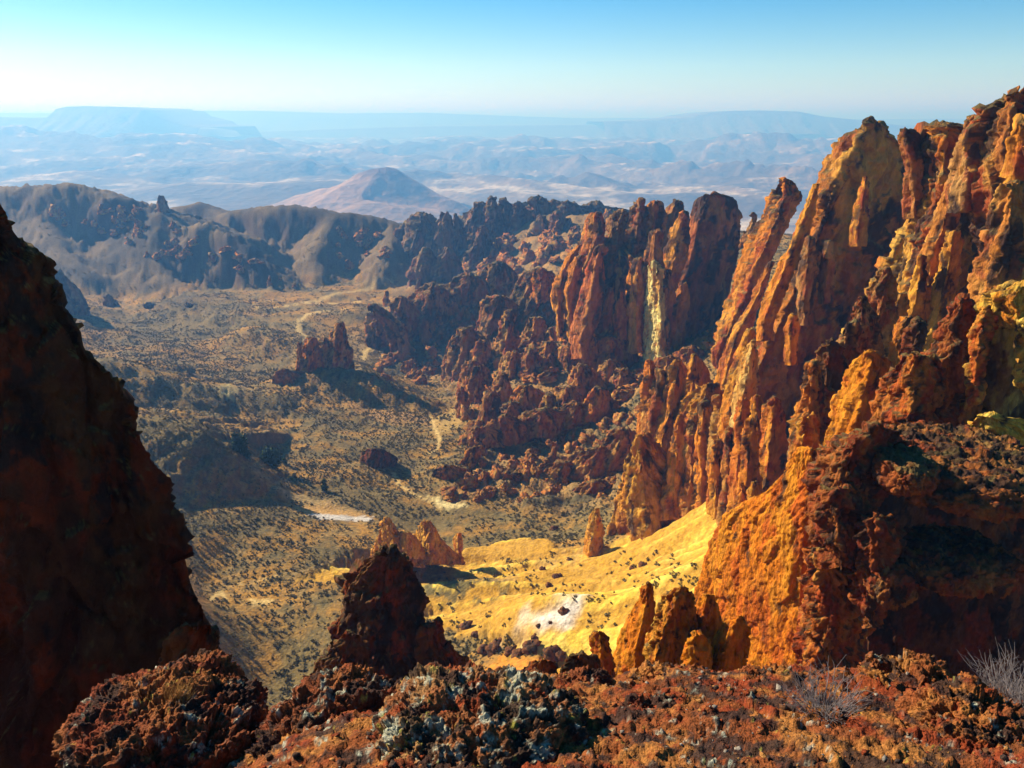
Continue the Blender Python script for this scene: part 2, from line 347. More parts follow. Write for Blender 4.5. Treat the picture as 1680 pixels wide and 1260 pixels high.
def region(x, y, pix, soft):
    """soft mask (1 inside) of a ground patch given by photo pixels, edge roughened in metres"""
    w = hit(*zip(*pix)); d = poly_dist(x, y, np.vstack([w, w[:1]])); s = np.where(inside(x, y, w), d, -d)
    n = fbm(np.stack([x, y, x*0], -1)/(soft*2.5), 4, .6)
    return sm(-soft, soft, s + n*soft*1.6)
az = np.r_[np.linspace(-1.6, -.72, 40)[:-1], np.linspace(-.72, .72, 520), np.linspace(.72, 1.6, 40)[1:]]
rowpx = np.r_[np.linspace(1245, 470, 310), np.linspace(469, 330, 120)]
dep = PITCH + np.arctan((rowpx-CY)/FPX)
Dd = np.r_[np.array([6, 10, 16, 24, 34, 46, 60, 75, 90, 104, 116, 126]), np.interp(rowpx[rowpx < 1130], [330, 380, 470, 530, 600, 700, 830, 960, 1130], [3600, 1500, 880, 690, 545, 410, 306, 232, 134])]
Dd = np.sort(np.r_[Dd, 4200.0])
gx = az[None]*Dd[:, None]; gy = np.repeat(Dd[:, None], len(az), 1)
gz = terrain(gx, gy)
pg = np.stack([gx, gy, gz], -1)
nrm = np.cross(np.gradient(pg, axis=1), np.gradient(pg, axis=0)); nrm /= np.linalg.norm(nrm, axis=-1, keepdims=True); nrm *= np.sign(nrm[..., 2:3])
flat = np.stack([gx, gy, gx*0], -1)
lod = np.clip(gy/300, .6, 5)
GRASS = np.array([.38, .19, .032]); TAN = np.array([.36, .215, .058]); SAGE = np.array([.16, .12, .042]); ASH = np.array([.66, .43, .05]); WHITE = np.array([.70, .64, .52]); RUST = np.array([.30, .12, .03])
wl = sm(350, 800, gy)
def two(s, o, g, off): return fbm(flat/s, o, g, off)*(1-wl) + fbm(flat/(s*3.2), o, g, off+5)*wl
n_a = two(40, 4, .6, 0); n_b = two(9, 4, .65, 40); n_c = two(2.6, 3, .7, 80)
brush = sm(-.55, .45, n_a + .5*n_b)
gcol = mix(mix(np.broadcast_to(GRASS, pg.shape), TAN, sm(-.1, .6, n_b - .3*n_a)), SAGE, brush*.85)
speck = sm(.12, .42, n_c + .25*n_b)
gcol = mix(gcol, np.array([.055, .05, .026]), speck*.6)
steep = sm(.86, .70, nrm[..., 2])
gcol = mix(gcol, BROWN*1.0, steep*.6)
def blend(pix, colr, soft, k=1.0, nz=None):
    global gcol
    m = region(gx, gy, pix, soft)*k
    if nz is not None: m = m*nz
    gcol = mix(gcol, colr, m); return m
# broken rocky ground between the crags
rub = region(gx, gy, [(745,360),(900,345),(1050,350),(1120,480),(1190,560),(1190,700),(1020,825),(860,822),(720,815),(760,750),(790,700),(730,640),(640,615),(610,560),(640,470),(700,420)], 6)*sm(1100, 900, gy)
craggy = fbm(flat/16, 4, .6, 71); cc = cells(np.stack([gx, gy, gz], -1)/11, 7)
gz = gz + rub*(2.5*craggy + 2.2*cc[1] + 1.0*cells(np.stack([gx, gy, gz], -1)/4, 9)[1]); pg[..., 2] = gz
gcol = mix(gcol, mix(mix(np.broadcast_to(np.array([.27, .165, .055]), pg.shape), np.array([.38, .19, .045]), sm(-.1, .5, n_b)), np.array([.10, .08, .035]), sm(0, .5, n_a)), rub*.92)
# yellow ash slope and its pale spots
rill = fbm(np.stack([gx*.35+gy*.12, (gy-gx*.9)*.02, gx*0], -1)*1.6, 3, .6)
ash = region(gx, gy, [(690,925),(760,905),(850,890),(990,900),(1060,850),(1180,800),(1220,880),(1180,980),(1120,1080),(980,1100),(900,1075),(820,1065),(760,1050),(700,1010),(672,960)], 2.6)
ash = np.maximum(ash, region(gx, gy, [(490,950),(540,925),(585,905),(640,905),(640,960),(560,955)], 1.6))
lobe = fbm(np.stack([(gx*.32+gy*.95)/26, (gx*.95-gy*.32)/110, gx*0], -1), 3, .5, 44); ril = ridged(np.stack([(gx*.32+gy*.95)/5.5, (gx*.95-gy*.32)/70, gx*0], -1), 3, .55, 61)
gz = gz + ash*(8.5*lobe - 1.1*ril + .35*fbm(flat/4, 3)); pg[..., 2] = gz
ashc = mix(np.broadcast_to(ASH, pg.shape), np.array([.70, .49, .085]), sm(-.3, .5, n_b + .6*rill)); ashc = mix(ashc, np.array([.44, .21, .022]), .8*sm(.0, .7, ril + .5*n_a - .2))
gcol = mix(gcol, ashc, ash)
blend([(690,965),(760,945),(830,950),(850,965),(800,985),(700,985)], np.array([.10, .085, .035]), 1.8, .9, sm(-.3, .2, n_b+n_c*.6))
blend([(800,955),(900,915),(960,890),(1000,900),(940,930),(880,970)], np.array([.40, .24, .07]), 1.2, .55, sm(-.1, .3, n_b))
blend([(852,1034),(880,1005),(912,985),(945,984),(952,1004),(926,1028),(900,1046),(866,1054)], WHITE, 4.0, .9, sm(-1.3, -.3, n_b+.4*ril))
blend([(780,1105),(820,1080),(880,1085),(960,1080),(1000,1110),(860,1130)], np.array([.50, .20, .025]), 1.6)
# bare tan spurs, orange fans and pale pans in the valley
blend([(400,765),(430,775),(520,820),(600,838),(560,842),(500,828),(440,800)], np.array([.42, .28, .10]), 2.2, .9)
blend([(470,830),(540,825),(600,842),(590,850),(500,845)], np.array([.50, .28, .08]), 2.2, .9)
blend([(505,842),(560,845),(610,848),(612,854),(520,852)], WHITE*.9, 1.0, .9)
blend([(352,640),(372,630),(392,640),(380,655),(366,652)], np.array([.62, .46, .16]), 1.6, .9)
blend([(230,612),(300,630),(440,640),(430,648),(300,640),(240,622)], np.array([.40, .28, .11]), 2.5, .7)
blend([(560,655),(640,672),(740,690),(700,700),(620,690)], np.array([.42, .22, .07]), 4, .6)
blend([(700,690),(745,670),(765,680),(755,705),(720,712)], np.array([.44, .29, .08]), 3, .6)
blend([(700,815),(740,822),(770,830),(730,836)], np.array([.72, .56, .22]), 1.2, .95)
blend([(460,545),(620,560),(600,600),(560,610),(500,600)], np.array([.38, .24, .08]), 5, .5)
def wash(pix, w, colr=np.array([.60, .40, .13]), k=.95):
    global gcol
    q = hit(*zip(*pix)); d = poly_dist(gx, gy, q) + 0.5*w*fbm(flat/(w*2.2), 3)
    gcol = mix(gcol, colr, sm(w, w*.55, d)*k)
wash([(705,682),(712,700),(722,720),(716,738),(700,745)], 1.1); wash([(645,775),(655,795),(680,812),(705,822),(722,836)], 1.0)
wash([(620,560),(600,575),(596,590)], 2.6); wash([(575,505),(540,510),(500,518),(488,530),(492,545),(505,560)], 3.2); wash([(590,495),(540,498),(480,500),(420,505)], 2.4)
wash([(345,985),(352,978),(362,970),(372,985)], 1.0); wash([(395,958),(440,948),(500,938),(560,925)], .7, np.array([.42, .27, .09])); wash([(415,985),(425,990),(440,985)], 2.2)
wash([(500,495),(560,480),(610,470),(640,462)], 5, k=.6)
hillm = sm(3, 14, gz-base_h(gx, gy))*sm(640, 760, gy)
gcol = mix(gcol, mix(np.broadcast_to(np.array([.17, .115, .05]), pg.shape), np.array([.075, .055, .034]), sm(-.2, .5, n_a+.6*n_b)), .85*hillm)  # dark hill scrub, deepened further to paint in the ridges' shadow
gcol = mix(gcol, np.array([.10, .055, .035]), hillm*sm(.75, .5, nrm[..., 2])*.7)
ground = place('valley_floor', pg.reshape(-1, 3), quads(*gx.shape), gcol.reshape(-1, 3), M_ground, loc=np.array([0, 0, -150.0]), smooth=True); tag(ground, kind='structure')
print('terrain', time.time()-T0)
# ------------------------------------------------------------------ far country
def far_tents(x, y, z, T):
    for pts, sf, sb in T:
        q = P(*zip(*pts)); bd = np.full(x.shape, 1e12); bz = np.zeros_like(bd); side = np.zeros_like(bd)
        for a, b in zip(q[:-1], q[1:]):
            e = b[:2]-a[:2]; l = np.hypot(*e); t = np.clip(((x-a[0])*e[0]+(y-a[1])*e[1])/(l*l), 0, 1)
            dx = x-a[0]-e[0]*t; dy = y-a[1]-e[1]*t; d = np.hypot(dx, dy); m = d < bd
            bd = np.where(m, d, bd); bz = np.where(m, a[2]+(b[2]-a[2])*t, bz); side = np.where(m, (e[0]*dy-e[1]*dx)/(l*d+1e-6), side)
        sl = sb + (sf-sb)*sm(-1, 1, -side); h = bz - sl*bd*(1-.35*sm(0, 1500, bd))
        z = np.maximum(z, h)
    return z
ev = np.r_[np.linspace(-1.3, -.72, 20)[:-1], np.linspace(-.72, .72, 430), np.linspace(.72, 1.3, 20)[1:]]
fd = np.geomspace(3300, 60000, 250)
fx = ev[None]*fd[:, None]; fy = np.repeat(fd[:, None], len(ev), 1)
fl = np.stack([fx, fy, fx*0], -1)
fz = np.interp(fd, [3300, 4500, 6500, 9000, 12000, 16000, 24000, 34000, 60000], [-470, -500, -560, -560, -560, -480, -420, -330, -260])[:, None] + 0*fx
hill = np.interp(fd, [3300, 4500, 6500, 9000, 13000, 17000, 24000, 34000], [15, 45, 130, 190, 170, 90, 70, 30])[:, None]
wv = np.stack([fbm(fl/2600, 2, .5, 5), fbm(fl/2600, 2, .5, 15), fx*0], -1)*900
rg = ridged((fl+wv)/2700, 5, .52, 3); fz = fz + hill*(.8*rg + .9*fbm(fl/5200, 3, .5, 8)) + hill*.25*ridged((fl+wv*.4)/620, 3, .5, 60)
FT = [([(400,352,4250),(450,334,4200),(500,318,4150),(560,300,4080),(585,288,4030),(600,281,4000),(620,276,4000),(634,274,4000),(648,279,3980),(660,289,3960),(690,306,3920),(720,322,3880),(770,345,3800),(800,365,3700)], .36, .4),
      ([(560,338,3700),(600,330,3650),(640,336,3600)], .22, .2),
      ([(-200,214,9500),(0,206,9500),(60,217,9300),(140,226,9000),(190,248,8500)], .22, .2),
      ([(500,250,9000),(545,240,9000),(600,250,8600),(650,262,8200)], .3, .25), ([(700,252,9500),(760,244,9500),(830,247,9300),(900,256,9000)], .28, .2),
      ([(920,262,8600),(985,256,8400),(1040,260,8000),(1130,276,7400)], .3, .25), ([(1110,240,10500),(1160,228,10500),(1215,219,10300),(1290,224,10000),(1370,232,9800)], .24, .2),
      ([(1020,285,7000),(1100,272,6800),(1180,268,6600),(1260,280,6300),(1330,285,6000)], .3, .25),
      ([(850,300,6200),(900,290,6000),(960,285,5900),(1000,300,5600)], .3, .25), ([(240,292,6800),(330,280,6800),(420,272,6600),(500,262,6600)], .3, .25)]
zt = far_tents(fx, fy, np.full(fx.shape, -1e5), FT)
g1 = fbm(fl/420, 4, .55, 22); g2 = ridged(fl/330, 3, .5, 33)
fz = np.maximum(fz, zt + sm(4300, 6500, fy)*(60*g1 + 26*g2 - 15) + sm(6000, 3500, fy)*(9*g1 + 7*g2))
n_a = fbm(fl/3000, 4, .6, 2); n_b = fbm(fl/700, 4, .6, 12)
fn = np.cross(np.gradient(np.stack([fx, fy, fz], -1), axis=1), np.gradient(np.stack([fx, fy, fz], -1), axis=0)); fn /= np.linalg.norm(fn, axis=-1, keepdims=True); fup = np.abs(fn[..., 2])
fcol = mix(np.broadcast_to(np.array([.13, .095, .06]), fl.shape), np.array([.28, .19, .10]), sm(-.3, .5, n_b+.4*n_a))
fcol = mix(fcol, np.array([.10, .08, .06]), .75*sm(0, .6, n_a))
fcol = mix(fcol, np.array([.62, .50, .33]), sm(.985, .999, fup)*sm(-.1, .4, n_b)*.9)
cone = sm(900, 200, np.hypot((fx-P(630,275,4000)[0])/1.6, fy-3900))
fcol = mix(fcol, np.array([.36, .21, .12]), cone*.85)
fcol = mix(fcol, np.array([.10, .055, .04]), cone*sm(-40, 25, fz+245+20*g1)*.9)
fp = np.stack([fx, fy, fz], -1)
far = place('distant_hills', fp.reshape(-1, 3), quads(*fx.shape), fcol.reshape(-1, 3), M_hills, loc=np.array([0, 0, -500.0]), smooth=True); tag(far, kind='structure')
def mesa(name, pts, D, depth, drop):
    """a flat topped tableland: top line, scarp and long talus apron"""
    px = np.array([p[0] for p in pts], float); py = np.array([p[1] for p in pts], float)
    xs = np.linspace(px[0], px[-1], 260); ys = np.interp(xs, px, py) + .35*fbm(np.stack([xs/14, xs*0, xs*0], -1), 3)
    top = P(xs, ys, D); rows = []
    for dy, dz in ((-drop*7, -drop*2.6), (-drop*4.5, -drop*1.9), (-drop*2.6, -drop*1.15), (-drop*1.4, -drop*.62), (-drop*.75, -drop*.32), (-drop*.25, -drop*.10), (-drop*.06, 0), (depth*.3, 1), (depth, 0), (depth*1.5, -drop*2)):
        r = top.copy(); r[:, 1] += dy*(1+.25*fbm(np.stack([xs/22, xs*0+dy/drop, xs*0], -1), 2)); r[:, 2] += dz; rows.append(r)
    V = np.array(rows); V[..., 2] += np.where(np.arange(len(rows))[:, None] < 6, drop*.10*fbm(V/(drop*4.0), 3), 0)
    c = np.broadcast_to(np.array([.20, .155, .11]), V.shape).copy()
    o = place(name, V.reshape(-1, 3), quads(*V.shape[:2]), c.reshape(-1, 3), M_hills, smooth=True); return tag(o, kind='structure')
mesa('mesa', [(-300,190),(0,193),(60,194),(86,192),(90,179),(110,175),(140,174),(190,175),(235,180),(262,192),(300,205),(330,209)], 12500, 2400, 155)
mesa('mesa', [(990,200),(1060,198),(1130,193),(1160,186),(1200,182),(1250,181),(1310,183),(1350,191),(1420,198),(1480,206),(1520,212),(1640,212)], 15000, 3100, 138)
mesa('plateau', [(-500,186),(-200,184),(100,186),(260,182),(430,182),(560,186),(700,185),(830,190),(960,194),(1100,193),(1400,196),(1700,195),(2100,198)], 23000, 5400, 180)
mesa('plateau', [(-400,214),(100,205),(200,208),(300,212),(345,212),(360,219),(500,214),(700,208),(880,206),(1000,205),(1200,206),(1400,204),(1700,208)], 17500, 3900, 97)
print('far', time.time()-T0)
# ------------------------------------------------------------------ rock formations, far to near
def at(px, py, D): return P(px, py, D)
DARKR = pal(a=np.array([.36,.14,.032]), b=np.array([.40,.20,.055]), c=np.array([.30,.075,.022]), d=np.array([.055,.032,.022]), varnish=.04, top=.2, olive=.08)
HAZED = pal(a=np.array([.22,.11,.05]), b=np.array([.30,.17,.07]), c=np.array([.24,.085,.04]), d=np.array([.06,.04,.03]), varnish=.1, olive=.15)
WALL = pal(varnish=-.05, top=.45, red=-.05)
REDW = pal(a=np.array([.54,.16,.018]), b=OCHRE, c=np.array([.38,.08,.014]), varnish=-.12, top=.45, red=-.05)
GOLD = pal(a=ORANGE, b=np.array([.60,.265,.026]), c=np.array([.36,.09,.015]), varnish=-.12, top=.25, red=-.15)
YELW = pal(a=np.array([.80,.62,.20]), b=np.array([.76,.52,.11]), c=np.array([.60,.30,.05]), varnish=-.6, red=-.2, olive=-.3)
RUB = pal(a=np.array([.48,.17,.026]), b=np.array([.50,.26,.055]), c=np.array([.28,.065,.018]), varnish=-.02, top=.15, olive=.05)
OR1 = pal(a=np.array([.52,.145,.008]), b=np.array([.56,.205,.013]), c=np.array([.46,.10,.010]), varnish=-.42, red=-.15, olive=-.3)
PIT = pal(a=np.array([.24,.055,.012]), b=np.array([.32,.10,.02]), c=np.array([.20,.035,.010]), varnish=.05, olive=-.1)
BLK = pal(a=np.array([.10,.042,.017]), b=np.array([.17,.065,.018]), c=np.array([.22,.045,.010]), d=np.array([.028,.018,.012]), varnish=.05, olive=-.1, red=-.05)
# --- left ridge: lone pinnacle and small crags
def lone(name, rows, D, mat, q, label, cat='rock spire', group=None, **k):
    o = tower(name, rows, D, mat, q, **k); return tag(o, label, cat, group)
lone('rock_pinnacle', [(319,258,262,270),(330,256,261,275),(345,257,263,277),(352,255,264,283),(362,250,264,292)], 1003, M_far, HAZED, 'lone upright pinnacle standing on the blue shadowed ridge crest', 'rock pinnacle', fs=14, step=1.2, bury=14)
lone('rock_crag', [(486,172,176,184),(496,168,176,196),(506,167,176,200)], 800, M_far, HAZED, 'two pronged small crag on the left valley slope below the pinnacle', 'rock crag', fs=8, step=1.2, bury=10)
lone('rock_crag', [(497,243,248,256),(505,236,248,266),(516,230,250,270)], 770, M_far, HAZED, 'short blocky crag at the left end of the low rock band on the far slope', 'rock crag', fs=8, step=1.2, bury=10)
lone('rock_crag', [(498,300,312,318),(505,272,300,330),(515,268,300,336),(528,268,300,336)], 760, M_far, HAZED, 'long low crag band with ragged top on the far grassy slope', 'rock crag', fs=9, step=1.2, bury=12)
lone('rock_crag', [(448,72,85,105),(470,70,90,130),(500,70,100,148)], 700, M_far, HAZED, 'dark ragged outcrop beside the edge of the huge shadowed rock wall', 'rock crag', fs=14, step=1.6, bury=20)
# --- far massif at the head of the valley
R_ = lambda *a: a
def cliff(name, label, loc, cat='cliff', group=None): return empty(name, loc, label, cat, group)
c = cliff('rock_massif', 'far dark massif of clustered crags closing the valley behind the red cliff', at(760, 470, 900), 'rock massif')
kw = dict(step=1.5, kL=.9, kR=.7, fs=16, bury=30)
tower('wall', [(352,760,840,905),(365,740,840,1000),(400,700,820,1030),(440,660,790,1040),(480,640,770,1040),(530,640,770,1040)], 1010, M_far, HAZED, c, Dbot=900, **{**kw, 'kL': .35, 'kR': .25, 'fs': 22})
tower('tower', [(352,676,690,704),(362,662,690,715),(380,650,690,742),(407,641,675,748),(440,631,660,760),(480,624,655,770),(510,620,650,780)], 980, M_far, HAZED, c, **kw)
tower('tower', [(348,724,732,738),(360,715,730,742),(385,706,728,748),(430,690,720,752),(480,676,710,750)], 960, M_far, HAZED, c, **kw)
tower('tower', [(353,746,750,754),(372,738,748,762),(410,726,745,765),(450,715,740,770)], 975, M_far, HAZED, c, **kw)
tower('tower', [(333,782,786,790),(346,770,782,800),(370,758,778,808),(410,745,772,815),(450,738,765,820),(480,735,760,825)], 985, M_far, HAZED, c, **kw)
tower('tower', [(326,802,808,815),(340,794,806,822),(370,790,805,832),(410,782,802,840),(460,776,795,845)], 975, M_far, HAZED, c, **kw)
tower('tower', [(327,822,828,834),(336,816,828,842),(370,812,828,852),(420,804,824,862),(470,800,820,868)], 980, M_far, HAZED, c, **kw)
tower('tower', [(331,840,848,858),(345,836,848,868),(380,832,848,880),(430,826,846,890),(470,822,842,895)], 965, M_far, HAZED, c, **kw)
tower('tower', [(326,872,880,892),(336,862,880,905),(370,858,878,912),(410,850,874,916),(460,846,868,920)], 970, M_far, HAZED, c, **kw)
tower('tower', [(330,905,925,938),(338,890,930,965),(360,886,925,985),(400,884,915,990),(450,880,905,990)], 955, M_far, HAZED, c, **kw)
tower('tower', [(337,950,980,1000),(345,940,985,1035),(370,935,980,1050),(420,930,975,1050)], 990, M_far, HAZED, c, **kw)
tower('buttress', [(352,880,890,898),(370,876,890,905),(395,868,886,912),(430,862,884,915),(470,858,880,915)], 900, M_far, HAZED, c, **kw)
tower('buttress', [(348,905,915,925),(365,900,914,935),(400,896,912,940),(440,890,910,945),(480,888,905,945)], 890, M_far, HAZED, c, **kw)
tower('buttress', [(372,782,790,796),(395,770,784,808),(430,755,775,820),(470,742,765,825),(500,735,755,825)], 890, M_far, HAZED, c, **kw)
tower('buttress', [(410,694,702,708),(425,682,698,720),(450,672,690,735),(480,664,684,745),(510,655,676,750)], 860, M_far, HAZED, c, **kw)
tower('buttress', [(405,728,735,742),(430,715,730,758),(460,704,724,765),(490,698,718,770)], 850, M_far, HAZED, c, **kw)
tower('buttress', [(430,842,850,858),(450,832,846,870),(480,822,840,885),(520,815,832,890)], 830, M_far, HAZED, c, **kw)
c = cliff('rock_massif', 'black brown knobbly massif in shade with a square tower at its left end', at(680, 620, 600), 'rock massif')
kw = dict(step=1.5, kL=.8, kR=.6, fs=10, bury=30, kn=.5)
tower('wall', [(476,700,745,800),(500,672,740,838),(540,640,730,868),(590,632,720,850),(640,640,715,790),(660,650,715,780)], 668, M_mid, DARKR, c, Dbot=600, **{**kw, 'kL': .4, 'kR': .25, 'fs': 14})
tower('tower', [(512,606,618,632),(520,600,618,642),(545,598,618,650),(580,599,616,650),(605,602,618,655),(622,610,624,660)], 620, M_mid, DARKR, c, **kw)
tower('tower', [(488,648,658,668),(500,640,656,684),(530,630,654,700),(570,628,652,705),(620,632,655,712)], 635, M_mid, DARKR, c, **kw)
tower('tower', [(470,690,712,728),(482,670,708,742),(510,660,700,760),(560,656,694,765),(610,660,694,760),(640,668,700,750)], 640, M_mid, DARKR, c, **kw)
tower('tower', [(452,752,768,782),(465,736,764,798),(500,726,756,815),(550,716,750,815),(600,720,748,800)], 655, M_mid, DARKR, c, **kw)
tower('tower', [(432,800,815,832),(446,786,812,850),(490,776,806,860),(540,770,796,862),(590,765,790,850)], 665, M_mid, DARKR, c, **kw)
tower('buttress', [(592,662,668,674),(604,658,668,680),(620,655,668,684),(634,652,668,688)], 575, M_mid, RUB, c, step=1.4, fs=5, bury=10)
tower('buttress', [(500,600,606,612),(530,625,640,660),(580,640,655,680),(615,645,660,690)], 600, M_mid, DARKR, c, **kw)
c = cliff('rock_massif', 'brown knobbly massif with hollow orange alcoves left of the tall red cliff', at(800, 620, 500), 'rock massif')
kw = dict(step=1.5, kL=.8, kR=.6, fs=8, bury=30, kn=.6)
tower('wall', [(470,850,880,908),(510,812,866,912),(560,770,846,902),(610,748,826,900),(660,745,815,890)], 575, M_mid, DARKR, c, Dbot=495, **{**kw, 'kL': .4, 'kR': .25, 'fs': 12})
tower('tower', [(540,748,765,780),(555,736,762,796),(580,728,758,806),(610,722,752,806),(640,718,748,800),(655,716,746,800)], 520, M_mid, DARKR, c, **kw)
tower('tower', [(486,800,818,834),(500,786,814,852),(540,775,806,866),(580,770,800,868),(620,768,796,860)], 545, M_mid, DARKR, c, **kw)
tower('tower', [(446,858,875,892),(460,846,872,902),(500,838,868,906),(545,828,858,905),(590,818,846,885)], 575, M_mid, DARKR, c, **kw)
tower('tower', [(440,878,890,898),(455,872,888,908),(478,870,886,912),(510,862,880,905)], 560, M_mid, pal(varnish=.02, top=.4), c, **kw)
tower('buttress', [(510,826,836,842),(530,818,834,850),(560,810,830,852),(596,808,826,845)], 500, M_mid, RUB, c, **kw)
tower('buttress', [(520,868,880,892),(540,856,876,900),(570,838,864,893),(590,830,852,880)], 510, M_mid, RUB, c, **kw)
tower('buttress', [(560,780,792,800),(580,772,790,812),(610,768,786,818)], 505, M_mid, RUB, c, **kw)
for rows, D, lb in (([(476,631,634,637),(490,629,634,640),(508,628,634,642)], 780, 'tiny red needle at the foot of the far dark massif, beside the pale wash'), ([(486,585,588,590),(496,583,588,592),(506,582,588,595)], 820, 'tiny red needle standing alone on the valley floor left of the far massif')):
    lone('rock_pinnacle', rows, D, M_mid, REDW, lb, 'rock pinnacle', fs=4, step=1, bury=6)
# --- ruin like spire on the valley knoll
c = cliff('rock_spire', 'castle like spire on the dark knoll in the middle of the valley', at(535, 612, 500), 'rock spire')
kw = dict(step=1.3, kL=1, kR=.6, fs=4.2, bury=14)
tower('tower', [(529,550,556,562),(536,546,555,566),(548,542,555,570),(566,532,550,576),(590,524,545,580),(612,520,540,582)], 488, M_mid, RUB, c, **kw)
tower('body', [(560,512,530,560),(572,500,530,576),(592,492,530,580),(612,488,530,584)], 490, M_mid, RUB, c, **kw)
tower('buttress', [(553,505,511,518),(562,498,508,524),(580,492,506,530),(600,489,504,534),(614,488,504,536)], 484, M_mid, REDW, c, **kw)
tower('buttress', [(562,488,491,494),(580,485,490,496),(606,484,490,500)], 486, M_mid, RUB, c, **kw)
tower('knoll_cap', [(606,458,466,474),(610,452,470,500),(618,446,474,540),(632,446,484,560)], 478, M_mid, DARKR, c, step=1.6, fs=3, bury=8, kL=.5, kR=.5)
lone('rock_crag', [(736,602,612,622),(742,592,612,640),(752,588,612,656),(764,590,612,650)], 345, M_mid, BLK, 'low black outcrop lying across the valley brush near the dry wash', 'rock crag', fs=2.5, step=1.4, bury=8)
# --- middle red cliff with the pale pillars
c = cliff('cliff', 'tall red fluted cliff with two pale yellow pillars near its middle', at(1050, 560, 430))
kw = dict(step=1.7, kL=1.1, kR=.55, fs=10, bury=30, amp=.62)
tower('wall', [(420,960,1040,1075),(460,940,1036,1075),(500,930,1034,1070),(545,925,1030,1062),(572,925,1028,1058)], 455, M_mid, REDW, c, **kw)
tower('fin', [(348,970,980,985),(356,962,981,991),(380,957,983,994),(410,944,972,990),(440,930,960,982),(470,918,948,972),(497,912,935,965),(530,912,930,962)], 470, M_mid, pal(a=np.array([.52,.14,.02]), b=np.array([.56,.22,.03]), c=RED, varnish=-.1, top=.2), c, **kw)
tower('buttress', [(400,948,952,956),(420,925,935,948),(450,914,924,944),(475,907,917,932),(500,906,915,930),(524,910,917,928)], 452, M_mid, GOLD, c, **kw)
tower('buttress', [(420,944,952,960),(445,930,940,958),(470,924,934,960),(500,920,932,958),(530,922,935,952)], 446, M_mid, GOLD, c, **kw)
tower('wall', [(345,1010,1020,1030),(358,998,1018,1045),(380,994,1015,1060),(420,984,1008,1072),(460,975,1000,1070),(500,965,985,1062),(540,955,975,1060)], 470, M_mid, pal(a=np.array([.30,.12,.03]), b=np.array([.40,.20,.05]), c=np.array([.30,.08,.02]), varnish=.05, olive=.15), c, ledge=2.2, **kw)
tower('tower', [(329,1045,1051,1056),(338,1038,1050,1062),(360,1030,1048,1066),(400,1022,1044,1070),(450,1008,1036,1068),(500,1000,1030,1066),(540,998,1025,1062)], 460, M_mid, pal(a=np.array([.30,.12,.03]), b=np.array([.40,.20,.05]), c=np.array([.32,.08,.02]), varnish=.04, top=.2, olive=.12), c, ledge=2.0, **kw)
tower('tower', [(328,1066,1074,1082),(340,1060,1074,1090),(370,1056,1074,1096),(420,1048,1066,1092),(460,1040,1060,1080)], 456, M_mid, WALL, c, ledge=1.6, **kw)
tower('tower', [(329,1102,1110,1118),(338,1092,1108,1122),(370,1084,1100,1124),(410,1074,1092,1112),(450,1062,1082,1100)], 458, M_mid, DARKR, c, **kw)
tower('buttress', [(408,980,985,990),(430,966,980,994),(460,955,976,998),(500,945,966,992),(540,937,958,976),(560,934,955,965)], 428, M_mid, pal(a=np.array([.46,.13,.025]), b=np.array([.52,.20,.035]), c=RED, varnish=-.15, top=.5, red=-.1), c, **kw)
tower('buttress', [(470,996,1002,1008),(490,990,999,1010),(520,986,996,1008),(545,986,996,1006)], 430, M_mid, REDW, c, **kw)
tower('buttress', [(455,1014,1020,1026),(480,1008,1017,1028),(520,1002,1014,1030),(545,1004,1014,1030)], 428, M_mid, REDW, c, **kw)
tower('buttress', [(430,1030,1038,1043),(460,1024,1036,1046),(500,1024,1034,1046),(540,1024,1034,1046)], 432, M_mid, GOLD, c, **kw)
YP = pal(a=np.array([.78,.60,.20]), b=np.array([.72,.48,.11]), c=np.array([.56,.24,.04]), varnish=-.42, red=-.08)
tower('pillar', [(428,1066,1076,1082),(442,1060,1080,1088),(470,1056,1083,1090),(500,1055,1084,1091),(530,1055,1085,1091),(560,1054,1085,1092),(584,1052,1085,1094)], 398, M_mid, YP, c, step=.9, fs=5, bury=10, amp=.8, kL=1.15, kR=.4, kB=.8, rnd=1.1, flute=.16)
tower('pillar', [(470,1086,1090,1094),(500,1084,1090,1096),(545,1084,1091,1098),(576,1084,1092,1100)], 400, M_mid, GOLD, c, step=1.2, fs=4, bury=8, kL=1.4, kR=.4)
tower('buttress', [(425,1042,1050,1060),(450,1034,1047,1058),(500,1030,1044,1057),(550,1028,1044,1056)], 412, M_mid, GOLD, c, **kw)
tower('buttress', [(440,1090,1096,1101),(480,1086,1095,1108),(530,1086,1095,1112),(575,1082,1094,1114)], 404, M_mid, REDW, c, **kw)
tower('buttress', [(380,1064,1074,1082),(405,1058,1072,1088),(440,1053,1072,1096),(455,1057,1074,1091)], 402, M_mid, RUB, c, **{**kw, 'bury': 6})
tower('tower', [(318,1152,1160,1166),(323,1146,1162,1200),(330,1140,1160,1206),(350,1132,1152,1212),(372,1122,1146,1220),(420,1108,1134,1218),(460,1098,1122,1206),(500,1092,1116,1196),(560,1082,1106,1176),(590,1080,1104,1172)], 425, M_mid, pal(a=np.array([.40,.12,.022]), b=np.array([.48,.20,.035]), c=np.array([.28,.065,.018]), d=np.array([.05,.03,.022]), varnish=.12, top=.25), c, step=1.7, kL=1.1, kR=.35, fs=13, bury=30, amp=.55)
tower('buttress', [(350,1117,1124,1130),(375,1104,1118,1132),(410,1092,1110,1130),(445,1080,1100,1118),(480,1084,1098,1112),(520,1086,1098,1106)], 415, M_mid, REDW, c, **kw)
tower('buttress', [(465,1112,1120,1126),(485,1102,1116,1132),(510,1096,1110,1130),(540,1094,1108,1126),(570,1092,1104,1124)], 405, M_mid, GOLD, c, **kw)
